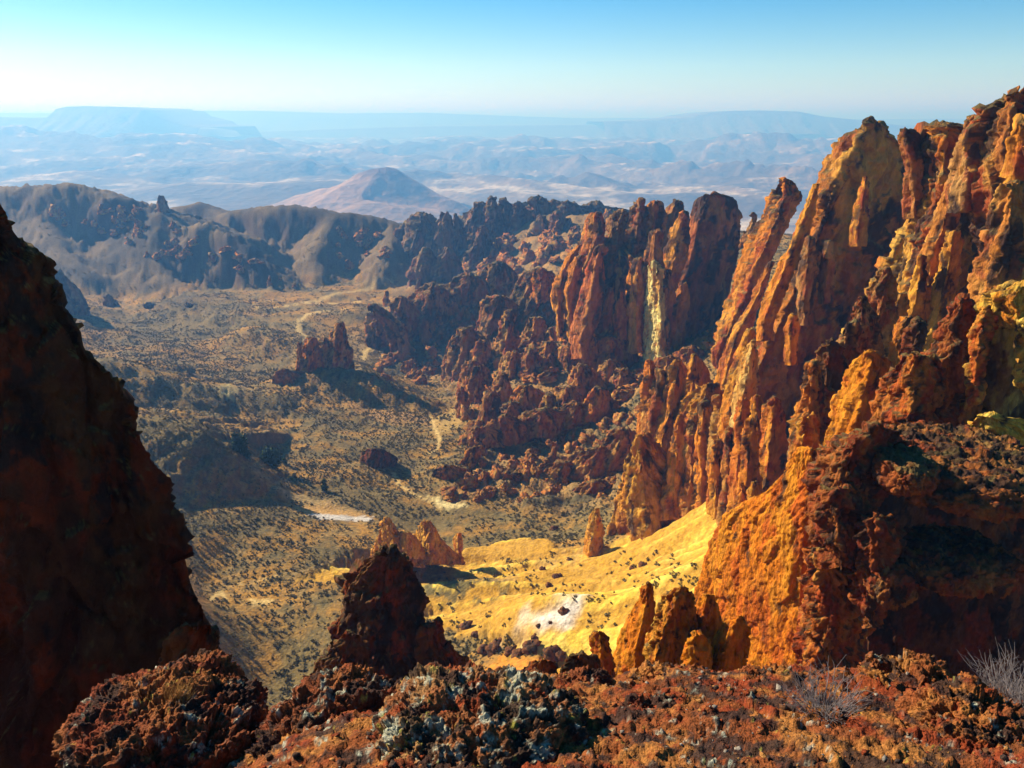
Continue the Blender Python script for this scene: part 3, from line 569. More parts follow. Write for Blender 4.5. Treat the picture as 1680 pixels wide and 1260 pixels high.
tower('pinnacle', [(350,1234,1238,1242),(362,1230,1238,1246),(376,1222,1234,1248),(392,1212,1232,1250)], 400, M_mid, DARKR, c, step=1.4, fs=5, bury=16)
# --- crags on the slope under the red cliff
c = cliff('crag_cluster', 'jumbled slope of brown and orange crags below the tall red cliff', at(900, 720, 380), 'rock crags')
kw = dict(step=1.6, kL=.9, kR=.6, fs=4.5, bury=22, kn=.7)
CRG = [([(592,764,774,784),(604,756,772,800),(630,750,770,812),(650,748,768,815)], 470, RUB), ([(634,752,756,760),(650,748,756,766),(680,748,757,772),(712,750,760,778)], 425, RUB),
 ([(600,776,782,788),(625,770,782,794),(640,768,780,797)], 440, RUB), ([(613,815,824,832),(630,806,822,840),(655,798,818,850),(672,796,816,860)], 425, RUB),
 ([(578,830,842,856),(590,818,840,872),(612,812,838,885),(640,812,836,890)], 460, RUB), ([(572,862,870,880),(588,854,868,892),(612,850,866,902),(640,848,866,905)], 450, DARKR),
 ([(560,888,898,908),(575,880,896,925),(600,876,894,940),(625,876,894,940)], 460, RUB), ([(560,925,936,950),(572,915,934,968),(596,912,932,975),(620,910,930,975)], 445, RUB),
 ([(545,962,970,978),(560,955,968,990),(590,950,964,1000),(610,948,960,985)], 430, REDW), ([(552,985,1000,1012),(565,975,1000,1040),(585,975,1000,1050),(605,970,995,1050)], 425, REDW),
 ([(633,850,862,872),(642,842,860,890),(655,834,854,902),(668,832,856,906)], 400, GOLD), ([(648,892,900,908),(662,886,898,916),(680,884,898,925)], 385, RUB),
 ([(640,798,806,814),(655,790,804,824),(690,784,802,830),(720,780,800,830)], 405, DARKR), ([(660,828,838,850),(675,818,836,872),(700,814,834,880)], 388, DARKR),
 ([(652,792,796,800),(668,788,796,808),(700,782,792,812)], 396, RUB), ([(690,775,784,795),(708,760,780,806),(740,750,772,812)], 372, RUB),
 ([(634,918,930,942),(650,908,926,960),(680,905,922,975)], 380, RUB), ([(600,940,952,965),(615,932,950,985),(640,925,946,1000)], 400, RUB),
 ([(605,1010,1020,1030),(622,1000,1018,1045),(648,990,1012,1050)], 395, DARKR), ([(590,990,1000,1014),(605,980,998,1030),(625,976,996,1040)], 410, RUB)]
for rows, D, q in CRG: tower('crag', rows, D, M_mid, q, c, **kw)
# tilted tongue with the overhanging edge
c = cliff('rock_tongue', 'tilted orange ledge with a long shaded overhang above the dry wash', at(860, 740, 355), 'rock ledge')
kw = dict(step=1.6, kL=.6, kR=.6, fs=4.5, bury=4, kn=.6)
tower('crest', [(700,780,790,800),(712,772,800,850),(735,762,800,900),(765,752,796,900),(780,748,790,880)], 360, M_mid, RUB, c, **kw)
tower('crest', [(684,812,828,846),(696,800,830,880),(715,796,830,910),(735,800,830,915)], 362, M_mid, RUB, c, **kw)
tower('crest', [(672,868,890,910),(682,850,888,945),(700,846,885,965),(716,856,885,950)], 362, M_mid, RUB, c, **kw)
tower('crest', [(662,925,945,962),(674,905,945,998),(692,900,940,1010),(702,905,935,985)], 365, M_mid, RUB, c, **kw)
tower('crest', [(638,970,983,996),(650,962,982,1006),(665,952,978,1016),(680,950,975,1022),(690,955,970,1000)], 362, M_mid, REDW, c, **kw)
tower('prow', [(735,768,776,784),(755,758,774,796),(780,744,768,800),(800,730,762,800),(812,722,756,800)], 345, M_mid, GOLD, c, **{**kw, 'bury': 14})
c = cliff('rock_tongue', 'lower brown rock tongue running down to the pale wash bank', at(790, 800, 320), 'rock ledge')
kw = dict(step=1.6, kL=.6, kR=.6, fs=3.6, bury=12, kn=.5)
tower('ledge', [(764,722,732,745),(776,708,740,790),(792,700,745,840),(806,705,750,850),(818,712,755,845)], 326, M_mid, RUB, c, **kw)
tower('ledge', [(776,812,835,855),(786,790,840,890),(800,780,840,905),(815,780,840,900)], 322, M_mid, RUB, c, **kw)
tower('ledge', [(758,905,925,945),(770,880,925,975),(790,860,920,985),(808,850,915,970)], 318, M_mid, RUB, c, **kw)
tower('ledge', [(735,965,985,1005),(750,940,980,1035),(775,915,970,1035),(800,905,960,1010)], 312, M_mid, RUB, c, **kw)
tower('ledge', [(705,1000,1020,1040),(722,985,1018,1060),(750,965,1010,1060),(780,960,1000,1030)], 310, M_mid, RUB, c, **kw)
tower('ledge', [(790,960,975,990),(800,940,975,1005),(815,925,968,1005)], 300, M_mid, RUB, c, **kw)
# --- big orange face above the ash slope, with its fins
c = cliff('cliff', 'orange rock face rising straight from the top of the yellow ash slope', at(1080, 890, 230))
kw = dict(step=1.7, kL=1.15, kR=.55, fs=5.5, bury=25, amp=.7)
tower('face', [(712,1040,1048,1056),(728,1036,1050,1080),(760,1024,1052,1110),(800,1012,1056,1150),(840,1003,1062,1185),(880,996,1068,1190),(906,992,1075,1180)], 232, M_mid, pal(a=np.array([.52,.19,.018]), b=np.array([.56,.27,.03]), c=np.array([.36,.11,.018]), varnish=-.12, top=.1, red=-.1), c, step=1.6, kL=1.0, kR=.45, fs=7, bury=25, amp=.7)
tower('wall', [(628,1148,1160,1172),(648,1128,1158,1190),(668,1100,1154,1206),(695,1072,1150,1215),(740,1055,1148,1220),(800,1040,1146,1220),(870,1030,1140,1215)], 240, M_mid, pal(a=ORANGE, b=OCHRE, c=np.array([.38,.10,.014]), varnish=-.15), c, **{**kw, 'fs': 8})
tower('fin', [(590,1060,1066,1072),(612,1053,1066,1082),(650,1050,1066,1092),(690,1046,1062,1090),(730,1042,1058,1085)], 262, M_mid, REDW, c, **kw)
tower('fin', [(606,1076,1086,1094),(625,1068,1086,1102),(660,1060,1080,1106),(700,1050,1070,1096)], 258, M_mid, RUB, c, **kw)
tower('fin', [(590,1105,1112,1118),(605,1100,1112,1124),(640,1085,1106,1126),(680,1078,1098,1120),(720,1062,1086,1110),(760,1050,1080,1110)], 252, M_mid, GOLD, c, **kw)
tower('fin', [(583,1132,1138,1146),(600,1124,1138,1158),(630,1118,1136,1170),(660,1114,1134,1178)], 268, M_mid, GOLD, c, **kw)
tower('fin', [(678,1108,1116,1122),(700,1100,1114,1130),(740,1094,1110,1136),(790,1088,1106,1140),(830,1080,1104,1140)], 226, M_mid, GOLD, c, **kw)
tower('fin', [(680,1130,1138,1146),(700,1124,1138,1152),(740,1118,1134,1160),(790,1112,1130,1165),(840,1108,1128,1170)], 222, M_mid, RUB, c, **kw)
tower('fin', [(660,1145,1154,1164),(690,1140,1154,1174),(740,1136,1152,1182),(790,1134,1150,1186),(850,1130,1150,1186)], 216, M_mid, GOLD, c, **kw)
tower('fin', [(650,1172,1180,1190),(690,1162,1180,1205),(740,1158,1176,1212),(800,1156,1172,1212),(850,1154,1172,1208)], 208, M_mid, RUB, c, **kw)
tower('pinnacle', [(833,974,977,981),(848,967,976,986),(870,960,973,990),(890,956,972,992),(904,955,972,992)], 236, M_mid, pal(a=np.array([.62,.25,.022]), b=np.array([.64,.34,.05]), c=np.array([.48,.13,.016]), varnish=-.3, red=-.2), c, step=1.3, fs=2.4, bury=10, kL=1.1, kR=.5)
c = cliff('crag_cluster', 'brown rubbly crags on the slope between the red cliff and the ochre fins', at(1130, 590, 350), 'rock crags')
kw = dict(step=1.6, kL=.9, kR=.6, fs=4, bury=20, kn=.7)
for rows, D, q in [([(570,1120,1132,1146),(582,1100,1130,1165),(600,1090,1126,1180)], 380, RUB), ([(585,1085,1096,1108),(598,1074,1094,1124),(618,1070,1090,1130)], 360, RUB), ([(625,1150,1160,1172),(640,1140,1158,1184),(670,1135,1156,1190)], 300, RUB), ([(560,1150,1162,1172),(575,1140,1160,1182),(600,1135,1158,1190)], 385, GOLD)]:
    tower('crag', rows, D, M_mid, q, c, **kw)
# --- great fins climbing to the right
c = cliff('cliff', 'leaning orange fin with a notched top left of the highest rounded peak', at(1230, 500, 290))
kw = dict(step=1.7, kL=1.2, kR=.45, fs=9, bury=30, amp=.6)
tower('fin', [(290,1275,1286,1296),(300,1273,1288,1308),(318,1266,1289,1320),(350,1252,1278,1310),(390,1232,1262,1290),(430,1212,1244,1272),(470,1200,1230,1254),(510,1186,1212,1238),(545,1176,1196,1222),(575,1168,1184,1208)], 300, M_mid, pal(varnish=-.12, top=.35, olive=.05), c, ledge=1.5, **kw)
tower('rib', [(430,1262,1266,1270),(470,1240,1248,1260),(510,1218,1230,1244),(550,1196,1210,1228),(590,1182,1196,1214),(640,1170,1186,1204)], 275, M_mid, GOLD, c, **{**kw, 'fs': 4.5})
c = cliff('cliff', 'high rounded orange peak with dark cap and a long sunlit left flank', at(1330, 450, 220))
tower('fin', [(194,1420,1428,1436),(203,1411,1428,1450),(214,1402,1424,1460),(226,1376,1412,1474),(245,1366,1402,1490),(275,1353,1390,1505),(310,1340,1372,1510),(350,1328,1356,1500),(400,1308,1336,1490),(450,1288,1316,1470),(500,1262,1292,1450),(550,1240,1268,1440),(600,1220,1248,1420),(650,1204,1232,1400),(700,1196,1222,1390)], 225, M_mid, pal(a=np.array([.46,.15,.02]), b=np.array([.56,.27,.035]), c=np.array([.34,.085,.016]), varnish=-.02, top=.45), c, step=1.8, kL=1.25, kR=.30, kB=.5, fs=13, bury=40, amp=.55, ledge=1.2)
tower('rib', [(300,1334,1340,1346),(350,1312,1322,1336),(400,1294,1306,1324),(450,1270,1284,1304),(490,1252,1266,1286),(530,1238,1252,1270)], 219, M_mid, GOLD, c, **{**kw, 'fs': 4})
tower('rib', [(288,1414,1420,1425),(320,1406,1416,1426),(345,1400,1414,1428),(375,1392,1408,1424)], 217, M_mid, WALL, c, **{**kw, 'fs': 4})
tower('rib', [(390,1322,1330,1338),(420,1312,1326,1342),(470,1306,1322,1340),(505,1302,1318,1336)], 212, M_mid, DARKR, c, **{**kw, 'fs': 3.5})
tower('rib', [(395,1352,1360,1368),(430,1344,1358,1372),(470,1340,1356,1370)], 212, M_mid, DARKR, c, **{**kw, 'fs': 3.5})
tower('rib', [(540,1222,1230,1238),(570,1212,1224,1240),(610,1196,1212,1232),(640,1186,1204,1226),(690,1178,1196,1220)], 195, M_mid, GOLD, c, **{**kw, 'fs': 3.5})
tower('rib', [(555,1232,1238,1242),(585,1218,1230,1246),(620,1208,1224,1246),(660,1200,1218,1244),(700,1196,1214,1240)], 188, M_mid, pal(a=np.array([.62,.30,.06]), b=np.array([.66,.42,.12]), c=ORANGE, varnish=-.3, red=-.2), c, **{**kw, 'fs': 3.5, 'amp': .7})
tower('rib', [(515,1296,1302,1308),(540,1284,1296,1312),(570,1286,1298,1310)], 185, M_mid, GOLD, c, **{**kw, 'fs': 2.5})
c = cliff('cliff', 'row of jagged rust coloured teeth below the rounded peak above the ochre wall', at(1240, 780, 170))
kw = dict(step=1.7, kL=1.1, kR=.5, fs=4, bury=30, amp=.75)
for rows, D, q in [([(655,1210,1218,1226),(680,1203,1216,1232),(720,1200,1214,1238),(770,1196,1210,1240),(830,1190,1206,1240)], 185, REDW), ([(650,1235,1242,1250),(675,1230,1242,1256),(720,1226,1240,1262),(780,1222,1236,1266),(840,1216,1232,1266)], 178, GOLD),
  ([(652,1262,1272,1282),(668,1250,1270,1288),(710,1246,1266,1292),(770,1240,1258,1292),(830,1230,1250,1290)], 172, REDW), ([(690,1225,1232,1238),(720,1216,1230,1244),(780,1212,1226,1248),(840,1206,1222,1250)], 165, GOLD),
  ([(790,1212,1218,1224),(815,1204,1216,1232),(845,1200,1214,1240),(880,1196,1212,1240)], 155, REDW), ([(790,1232,1238,1244),(815,1226,1238,1250),(850,1222,1236,1256)], 150, GOLD), ([(700,1190,1196,1204),(740,1186,1196,1214),(800,1180,1192,1220),(860,1176,1190,1220)], 190, RUB), ([(720,1168,1176,1184),(760,1164,1176,1194),(820,1160,1174,1200),(870,1158,1172,1200)], 200, GOLD)]:
    tower('tooth', rows, D, M_mid, q, c, **kw)
c = cliff('cliff', 'tall golden streaked cliff face under the broken skyline right of the rounded peak', at(1500, 480, 140))
kw = dict(step=1.8, kL=.9, kR=.45, fs=7, bury=40, amp=.65)
tower('wall', [(203,1545,1555,1570),(212,1494,1560,1640),(224,1478,1556,1680),(245,1474,1550,1700),(290,1500,1545,1705),(340,1490,1540,1705),(380,1472,1530,1705),(420,1454,1522,1705),(460,1432,1510,1700),(500,1412,1494,1690),(550,1388,1470,1670),(600,1362,1440,1650),(650,1340,1415,1620)], 150, M_close, pal(a=ORANGE, b=np.array([.62,.32,.045]), c=np.array([.40,.09,.015]), varnish=-.06, top=.55, olive=.1), c, step=1.9, kL=1.0, kR=.4, fs=10, bury=40, amp=.62, ledge=1.2)
tower('pinnacle', [(212,1475,1488,1498),(222,1473,1490,1520),(240,1472,1492,1535),(270,1480,1500,1540),(320,1484,1500,1530)], 156, M_mid, DARKR, c, **{**kw, 'fs': 4})
tower('pinnacle', [(201,1540,1552,1566),(208,1534,1552,1590),(230,1530,1552,1600),(270,1524,1545,1590)], 152, M_mid, DARKR, c, **{**kw, 'fs': 4})
tower('rib', [(380,1556,1566,1576),(420,1544,1560,1580),(470,1530,1550,1575),(520,1516,1538,1565),(560,1500,1524,1550)], 141, M_close, pal(a=np.array([.60,.27,.03]), b=np.array([.64,.36,.05]), c=ORANGE, varnish=-.35, red=-.2, olive=-.3), c, **{**kw, 'fs': 4.5, 'amp': .6})
tower('rib', [(420,1506,1514,1522),(460,1494,1508,1524),(510,1482,1500,1520),(560,1466,1488,1510)], 143, M_close, GOLD, c, **{**kw, 'fs': 3.5})
tower('rib', [(290,1556,1566,1578),(330,1540,1558,1580),(380,1524,1544,1566),(430,1506,1526,1550)], 146, M_close, RUB, c, **{**kw, 'fs': 3.5})
tower('rib', [(480,1470,1478,1488),(520,1452,1468,1488),(570,1436,1456,1480),(620,1420,1444,1472)], 125, M_close, RUB, c, **{**kw, 'fs': 3})
c = cliff('cliff', 'topmost dark brown crag reaching above the horizon at the right edge', at(1660, 400, 120))
kw = dict(step=1.9, kL=.9, kR=.5, fs=6, bury=40, amp=.7)
tower('peak', [(149,1648,1660,1690),(156,1640,1665,1720),(166,1632,1668,1740),(176,1612,1665,1760),(190,1600,1660,1770),(225,1592,1655,1780),(280,1580,1650,1790),(340,1590,1650,1790),(400,1600,1655,1790),(460,1610,1660,1790)], 125, M_close, pal(a=np.array([.36,.12,.022]), b=np.array([.46,.2,.035]), c=np.array([.28,.06,.014]), varnish=.12, top=.25, olive=.1), c, ledge=1.0, **kw)
tower('shoulder', [(188,1588,1596,1606),(196,1584,1600,1625),(220,1580,1602,1640),(260,1566,1596,1640),(310,1552,1584,1630)], 132, M_close, DARKR, c, **kw)
tower('buttress', [(300,1640,1660,1680),(340,1626,1660,1710),(400,1610,1655,1740),(450,1596,1645,1750),(500,1580,1635,1750)], 108, M_close, RUB, c, **kw)
tower('buttress', [(200,1670,1690,1720),(230,1655,1690,1750),(300,1650,1690,1760),(360,1648,1690,1760)], 112, M_close, pal(varnish=.1, olive=.1), c, **kw)
# dark knobbly spur and the orange knob in front of it
c = cliff('rock_spur', 'black knobbly spur descending from the golden cliff to the orange knob', at(1360, 700, 110), 'rock spur')
kw = dict(step=1.8, kL=.9, kR=.6, fs=2.8, bury=30, kn=.8)
for rows, D, q in [([(440,1440,1456,1470),(470,1424,1452,1478),(520,1410,1442,1480),(570,1400,1436,1480)], 118, DARKR), ([(484,1404,1414,1426),(510,1394,1412,1440),(560,1380,1406,1450),(610,1370,1400,1450)], 114, DARKR), ([(528,1384,1392,1402),(560,1370,1388,1412),(600,1356,1382,1415),(650,1348,1374,1410)], 110, DARKR),
   ([(558,1352,1362,1372),(580,1342,1360,1385),(620,1328,1354,1390),(670,1318,1346,1386)], 108, BLK), ([(596,1326,1336,1346),(625,1318,1334,1360),(660,1306,1328,1370),(710,1296,1320,1370),(750,1290,1312,1370)], 105, pal(a=np.array([.46,.14,.018]), b=np.array([.50,.22,.03]), c=RED, varnish=0, top=.3)), ([(680,1318,1326,1334),(700,1306,1322,1346),(740,1294,1314,1350),(780,1284,1306,1350),(820,1270,1300,1350)], 98, GOLD), ([(520,1478,1490,1502),(540,1462,1488,1512),(580,1450,1482,1520),(630,1440,1475,1520)], 105, GOLD), ([(526,1498,1508,1516),(545,1484,1506,1520),(570,1478,1500,1518),(600,1476,1498,1515)], 96, BLK)]:
    tower('crag', rows, D, M_close, q, c, **kw)
tower('knob', [(577,1418,1428,1438),(588,1408,1432,1462),(610,1388,1428,1474),(640,1374,1420,1480),(680,1362,1410,1480),(720,1350,1400,1470),(770,1332,1385,1460)], 84, M_close, OR1, c, step=1.7, kL=1.1, kR=.6, fs=3, bury=40, amp=.7)

# jumbled crags that cover the broken slopes between the towers
def crag_mesh(seed):
    u = np.linspace(0, 2*math.pi, 18, endpoint=False)[None]; v = np.linspace(0, 1, 13)[:, None]
    r = np.interp(v, [0, .25, .6, .85, 1], [1, .95, .7, .42, .05]); p = np.stack([r*np.cos(u), r*np.sin(u), v*1.7-.5+0*u], -1); n = p*np.array([1, 1, .3]); n = n/(np.linalg.norm(n, axis=-1, keepdims=True)+1e-6)
    k = cells(p*np.array([1.3, 1.3, .8]), seed*3.1); k2 = cells(p*2.9, seed*7.7); p = p + n*(.50*k[1] + .2*k2[1] + .12*fbm(p*4, 2, .6, seed))[..., None]; p[..., 2] += .3*k[1]
    up = p[..., 2]; c_ = mix(np.broadcast_to(np.array([.46, .15, .024]), p.shape), np.array([.50, .28, .06]), sm(-.1, .5, fbm(p*1.3, 3, .6, seed+3)))
    c_ = mix(c_, np.array([.065, .04, .024]), 0.85*sm(.12, .5, fbm(p*1.9, 4, .6, seed+9) + .25*(up-.4)))
    m_ = grid_mesh('crag', p.reshape(-1, 3), quads(13, 18, True), c_.reshape(-1, 3), False); m_.materials.append(M_mid); return m_
CK = [crag_mesh(i+1) for i in range(8)]
rc = np.random.RandomState(21)
def scatter_crags(parent, poly, n, lo, hi):
    pp = np.array(poly, float); got = []
    while len(got) < n:
        q = rc.uniform(pp.min(0), pp.max(0))
        if inside(np.array([q[0]]), np.array([q[1]]), pp)[0] and fbm(np.array([[q[0]/55, q[1]/40, 3.]]), 2)[0] > rc.uniform(-.8, .3): got.append(q)
    got = np.array(got); w = hit(got[:, 0], got[:, 1]); px = (cp*w[:, 1]-sp*w[:, 2])/FPX
    for i, q in enumerate(w):
        s_ = rc.uniform(lo, hi)*px[i]; o = bpy.data.objects.new('crag', CK[i % 8]); COL.objects.link(o); o.parent = parent; o.location = Vector(q) - parent.location
        o.rotation_euler = (rc.normal()*.16, .25+rc.normal()*.16, rc.uniform(0, 6.28)); o.scale = (s_*rc.uniform(.7, 1.5), s_*rc.uniform(.7, 1.4), s_*rc.uniform(.6, 1.35))
ro = cliff('crag_cluster', 'broken dark outcrops scattered along the blue shadowed ridges left of the massif', at(300, 420, 950), 'rock crags')
fields = [o for o in COL.objects if o.name.split('.')[0] == 'crag_cluster' and o != ro]; massifs = [o for o in COL.objects if o.name.split('.')[0] == 'rock_massif']; tongues = [o for o in COL.objects if o.name.split('.')[0] == 'rock_tongue']
scatter_crags(ro, [(70,330),(230,345),(300,375),(400,410),(500,480),(440,480),(330,430),(240,420),(120,380)], 55, 3, 9)
scatter_crags(ro, [(540,370),(640,375),(640,440),(560,440)], 25, 3, 8)
scatter_crags(fields[0], [(760,600),(850,560),(930,560),(1000,545),(1060,590),(1060,700),(960,690),(850,660),(770,720)], 85, 6, 15)
scatter_crags(tongues[0], [(760,700),(850,670),(1010,660),(1030,690),(900,745),(800,790),(735,800)], 50, 6, 13)
scatter_crags(tongues[1], [(715,800),(800,770),(930,740),(1010,690),(1040,740),(1000,815),(880,820),(740,822)], 90, 5, 12)
scatter_crags(fields[1], [(1060,590),(1180,545),(1190,640),(1120,680),(1060,690)], 60, 6, 14)
scatter_crags(massifs[0], [(700,430),(820,400),(1000,350),(1030,380),(900,440),(780,460),(690,500)], 70, 6, 14)
scatter_crags(massifs[1], [(610,600),(700,560),(760,520),(800,540),(740,620),(640,640)], 30, 5, 12)
# ------------------------------------------------------------------ rocks of the near rim
c = cliff('cliff', 'smooth bright orange wall with a dark pitted red brow and black hollow on its right', at(1330, 1090, 56))
kw = dict(step=1.9, kL=1.1, kR=.5, fs=2.0, bury=40)
tower('face', [(737,1308,1332,1345),(770,1290,1334,1360),(800,1263,1328,1375),(847,1188,1322,1390),(900,1160,1318,1400),(950,1147,1314,1400),(1000,1130,1312,1400),(1090,1112,1308,1400)], 58, M_near, OR1, c, step=1.7, kL=1.15, kR=.4, fs=2.6, bury=40, amp=.32, fine=2.0, crk=.2, flute=.45)
KN = dict(step=1.7, kL=.9, kR=.7, fs=1.5, bury=20, kn=1.0, rnd=1.8, flute=.8)
tower('knob', [(702,1420,1440,1462),(712,1380,1430,1480),(730,1345,1410,1490),(760,1326,1400,1485),(790,1324,1390,1470),(815,1330,1385,1450),(835,1345,1388,1430)], 50, M_near, PIT, c, **KN)
tower('knob', [(800,1345,1380,1415),(815,1328,1380,1432),(850,1322,1378,1444),(890,1326,1380,1440),(915,1340,1382,1425)], 49, M_near, PIT, c, **KN)
tower('knob', [(845,1415,1440,1462),(860,1405,1440,1480),(890,1402,1440,1490),(930,1408,1440,1480),(955,1420,1442,1465)], 47, M_near, PIT, c, **KN)
tower('knob', [(885,1330,1362,1395),(905,1318,1362,1410),(950,1314,1365,1440),(990,1310,1370,1455),(1020,1306,1365,1440),(1060,1304,1360,1425),(1110,1300,1360,1440)], 51, M_near, pal(a=np.array([.40,.10,.014]), b=np.array([.46,.19,.03]), c=np.array([.30,.05,.01]), varnish=-.02, olive=-.1), c, **KN)
tower('knob', [(930,1400,1425,1450),(950,1392,1425,1472),(985,1395,1425,1470),(1012,1410,1430,1452)], 48, M_near, PIT, c, **KN)
BR = pal(a=np.array([.24,.075,.016]), b=np.array([.30,.13,.03]), c=np.array([.22,.045,.012]), d=np.array([.04,.024,.015]), varnish=.1, olive=-.45)
lump('brow', 1575, 765, 53, (6.4, 7.0, 1.35), M_near, BR, c, rot=-.05, fs=2.0, kn=.8, n=190, box=2.8)
lump('brow', 1478, 768, 50, (1.9, 3.0, 1.2), M_near, PIT, c, fs=1.5, kn=.8, n=110)
lump('ledge', 1560, 918, 49, (4.1, 3.6, 1.35), M_near, BR, c, rot=.1, fs=1.6, kn=.8, n=150, box=3)
lump('ledge', 1462, 955, 47.5, (1.5, 1.8, 1.6), M_near, BR, c, fs=1.3, kn=.8, n=100)
tower('hollow_wall', [(735,1440,1600,1760),(800,1425,1640,1830),(900,1420,1640,1840),(1000,1420,1640,1840),(1110,1420,1640,1840),(1130,1420,1640,1900)], 66, M_near, BLK, c, step=3, kL=.25, kR=.1, fs=2.5, bury=260, amp=.6)  # near black palette puts the hollow's shade into the wall colour
tower('skirt', [(1000,1118,1134,1150),(1020,1085,1134,1170),(1050,1056,1130,1185),(1080,1036,1128,1195),(1110,1020,1125,1200)], 46, M_near, OR1, c, step=1.7, kL=.9, kR=.4, fs=1.6, bury=40, amp=.6, fine=1.6)
c = cliff('cliff', 'red knobbly crag joined to a yellow arch with a shadowed hollow at right', at(1580, 700, 66))
tower('crag', [(486,1572,1580,1590),(500,1556,1578,1600),(530,1540,1574,1606),(570,1524,1568,1606),(610,1498,1558,1602),(650,1468,1545,1596),(685,1440,1530,1586),(715,1425,1520,1580)], 68, M_near, PIT, c, step=1.7, kL=1.0, kR=.6, fs=2.2, bury=25, kn=.9, rnd=1.5, flute=.7)
tower('slab', [(582,1480,1500,1530),(600,1462,1500,1552),(630,1446,1500,1556),(660,1436,1500,1546),(682,1430,1490,1536)], 63, M_near, pal(a=np.array([.36,.085,.012]), b=np.array([.42,.14,.02]), c=np.array([.30,.05,.01]), varnish=-.05), c, step=1.7, kL=1.1, kR=.4, fs=1.6, bury=12, kn=.7, rnd=1.2, flute=.7)
tower('rim', [(500,1612,1620,1630),(515,1604,1618,1640),(550,1594,1608,1628),(600,1586,1602,1616),(640,1584,1600,1614),(680,1574,1594,1610),(700,1570,1590,1608)], 62, M_near, pal(a=np.array([.46,.13,.016]), b=np.array([.56,.30,.04]), c=np.array([.36,.06,.012]), varnish=-.05), c, step=1.7, kL=1.0, kR=.5, fs=1.4, bury=12, kn=.9, flute=.7)
tower('arch', [(468,1640,1680,1720),(480,1612,1670,1760),(500,1604,1665,1770),(520,1612,1670,1770),(538,1630,1680,1770)], 61, M_near, pal(a=np.array([.60,.30,.035]), b=np.array([.64,.38,.055]), c=ORANGE, varnish=.0, olive=-.2), c, step=1.7, kL=.8, kR=.4, fs=1.4, bury=1, kn=.9, flute=.8)
tower('rim', [(525,1664,1690,1730),(550,1662,1695,1760),(590,1668,1700,1760),(612,1660,1695,1760),(630,1664,1695,1760),(660,1700,1730,1760)], 60, M_near, pal(a=np.array([.60,.30,.035]), b=np.array([.66,.42,.07]), c=np.array([.46,.2,.03]), varnish=.0), c, step=1.7, kL=.8, kR=.4, fs=1.2, bury=2, kn=1.0, flute=.8)
tower('hollow_wall', [(500,1600,1660,1780),(600,1590,1660,1800),(700,1580,1660,1800)], 69, M_near, pal(a=np.array([.30,.2,.04]), b=np.array([.36,.25,.06]), c=np.array([.2,.1,.03]), varnish=.1), c, step=3, kL=.3, kR=.1, fs=2.5, bury=20, amp=.6)
tower('shelf', [(682,1604,1625,1650),(690,1596,1640,1700),(702,1592,1650,1760),(716,1600,1660,1780),(728,1620,1670,1790)], 57, M_near, pal(a=np.array([.60,.36,.045]), b=np.array([.64,.42,.07]), c=OCHRE, varnish=-.35, red=-.3, olive=-.3), c, step=1.7, kL=.5, kR=.3, fs=1.4, bury=3, rnd=1.8, amp=.7, kB=.9)
# pinnacles under the orange wall
c = cliff('rock_pinnacle', 'sharp orange pinnacle with a shaded right side beyond the brown stone ledge', at(1040, 1100, 40), 'rock pinnacle')
kw = dict(step=1.5, kL=1.2, kR=.45, fs=.8, bury=30)
tower('spire', [(956,1060,1064,1068),(968,1052,1063,1073),(990,1042,1060,1076),(1010,1030,1056,1072),(1040,1014,1048,1062),(1070,1006,1042,1056),(1100,1000,1040,1054)], 40, M_near, OR1, c, **{**kw, 'amp': .6})
tower('spire', [(1036,974,983,992),(1044,967,983,999),(1056,968,984,997),(1075,972,987,1002),(1095,975,990,1010),(1120,980,995,1015)], 37, M_near, pal(a=np.array([.46,.10,.010]), b=OR1['b'], c=RED, varnish=-.2, top=.5), c, **{**kw, 'fs': .6})
c = cliff('rock_crag', 'ribbed orange block and low knobs at the foot of the bright orange wall', at(1130, 1090, 39), 'rock crag')
tower('block', [(962,1114,1119,1125),(972,1094,1112,1134),(1000,1074,1108,1142),(1040,1058,1104,1146),(1070,1050,1098,1146),(1090,1048,1095,1146)], 40, M_near, pal(a=np.array([.50,.17,.014]), b=np.array([.56,.25,.03]), c=np.array([.36,.085,.012]), varnish=-.1, top=.3, red=-.1), c, **{**kw, 'fs': .9, 'amp': .9})
tower('knob', [(1010,1204,1212,1222),(1020,1186,1208,1228),(1045,1168,1202,1232),(1072,1160,1198,1228),(1092,1158,1196,1228)], 38, M_near, OR1, c, **{**kw, 'rnd': 1.8, 'amp': .8})
tower('knob', [(1040,1134,1142,1152),(1052,1122,1140,1168),(1075,1115,1140,1172),(1092,1114,1140,1172)], 37.5, M_near, OR1, c, **{**kw, 'rnd': 1.8, 'amp': .8})
tower('knob', [(975,1150,1160,1172),(1000,1136,1156,1180),(1040,1126,1150,1186),(1085,1120,1150,1190)], 41, M_near, OR1, c, **{**kw, 'fs': .9, 'amp': .7})
c = cliff('rock_crag', 'dark rounded rocks just over the edge of the brown stone ledge', at(955, 1110, 31), 'rock crag')
tower('knob', [(1072,945,953,962),(1080,930,950,976),(1095,918,948,986),(1115,914,948,992)], 31, M_near, BLK, c, **{**kw, 'rnd': 1.8, 'kL': .7})
tower('knob', [(1082,880,890,900),(1090,862,888,908),(1105,850,886,912),(1120,848,886,914)], 32, M_near, PIT, c, **{**kw, 'rnd': 1.8, 'kL': .7})
tower('knob', [(1074,968,974,980),(1086,960,974,988),(1110,958,974,992)], 32, M_near, BLK, c, **{**kw, 'rnd': 1.8, 'kL': .7})
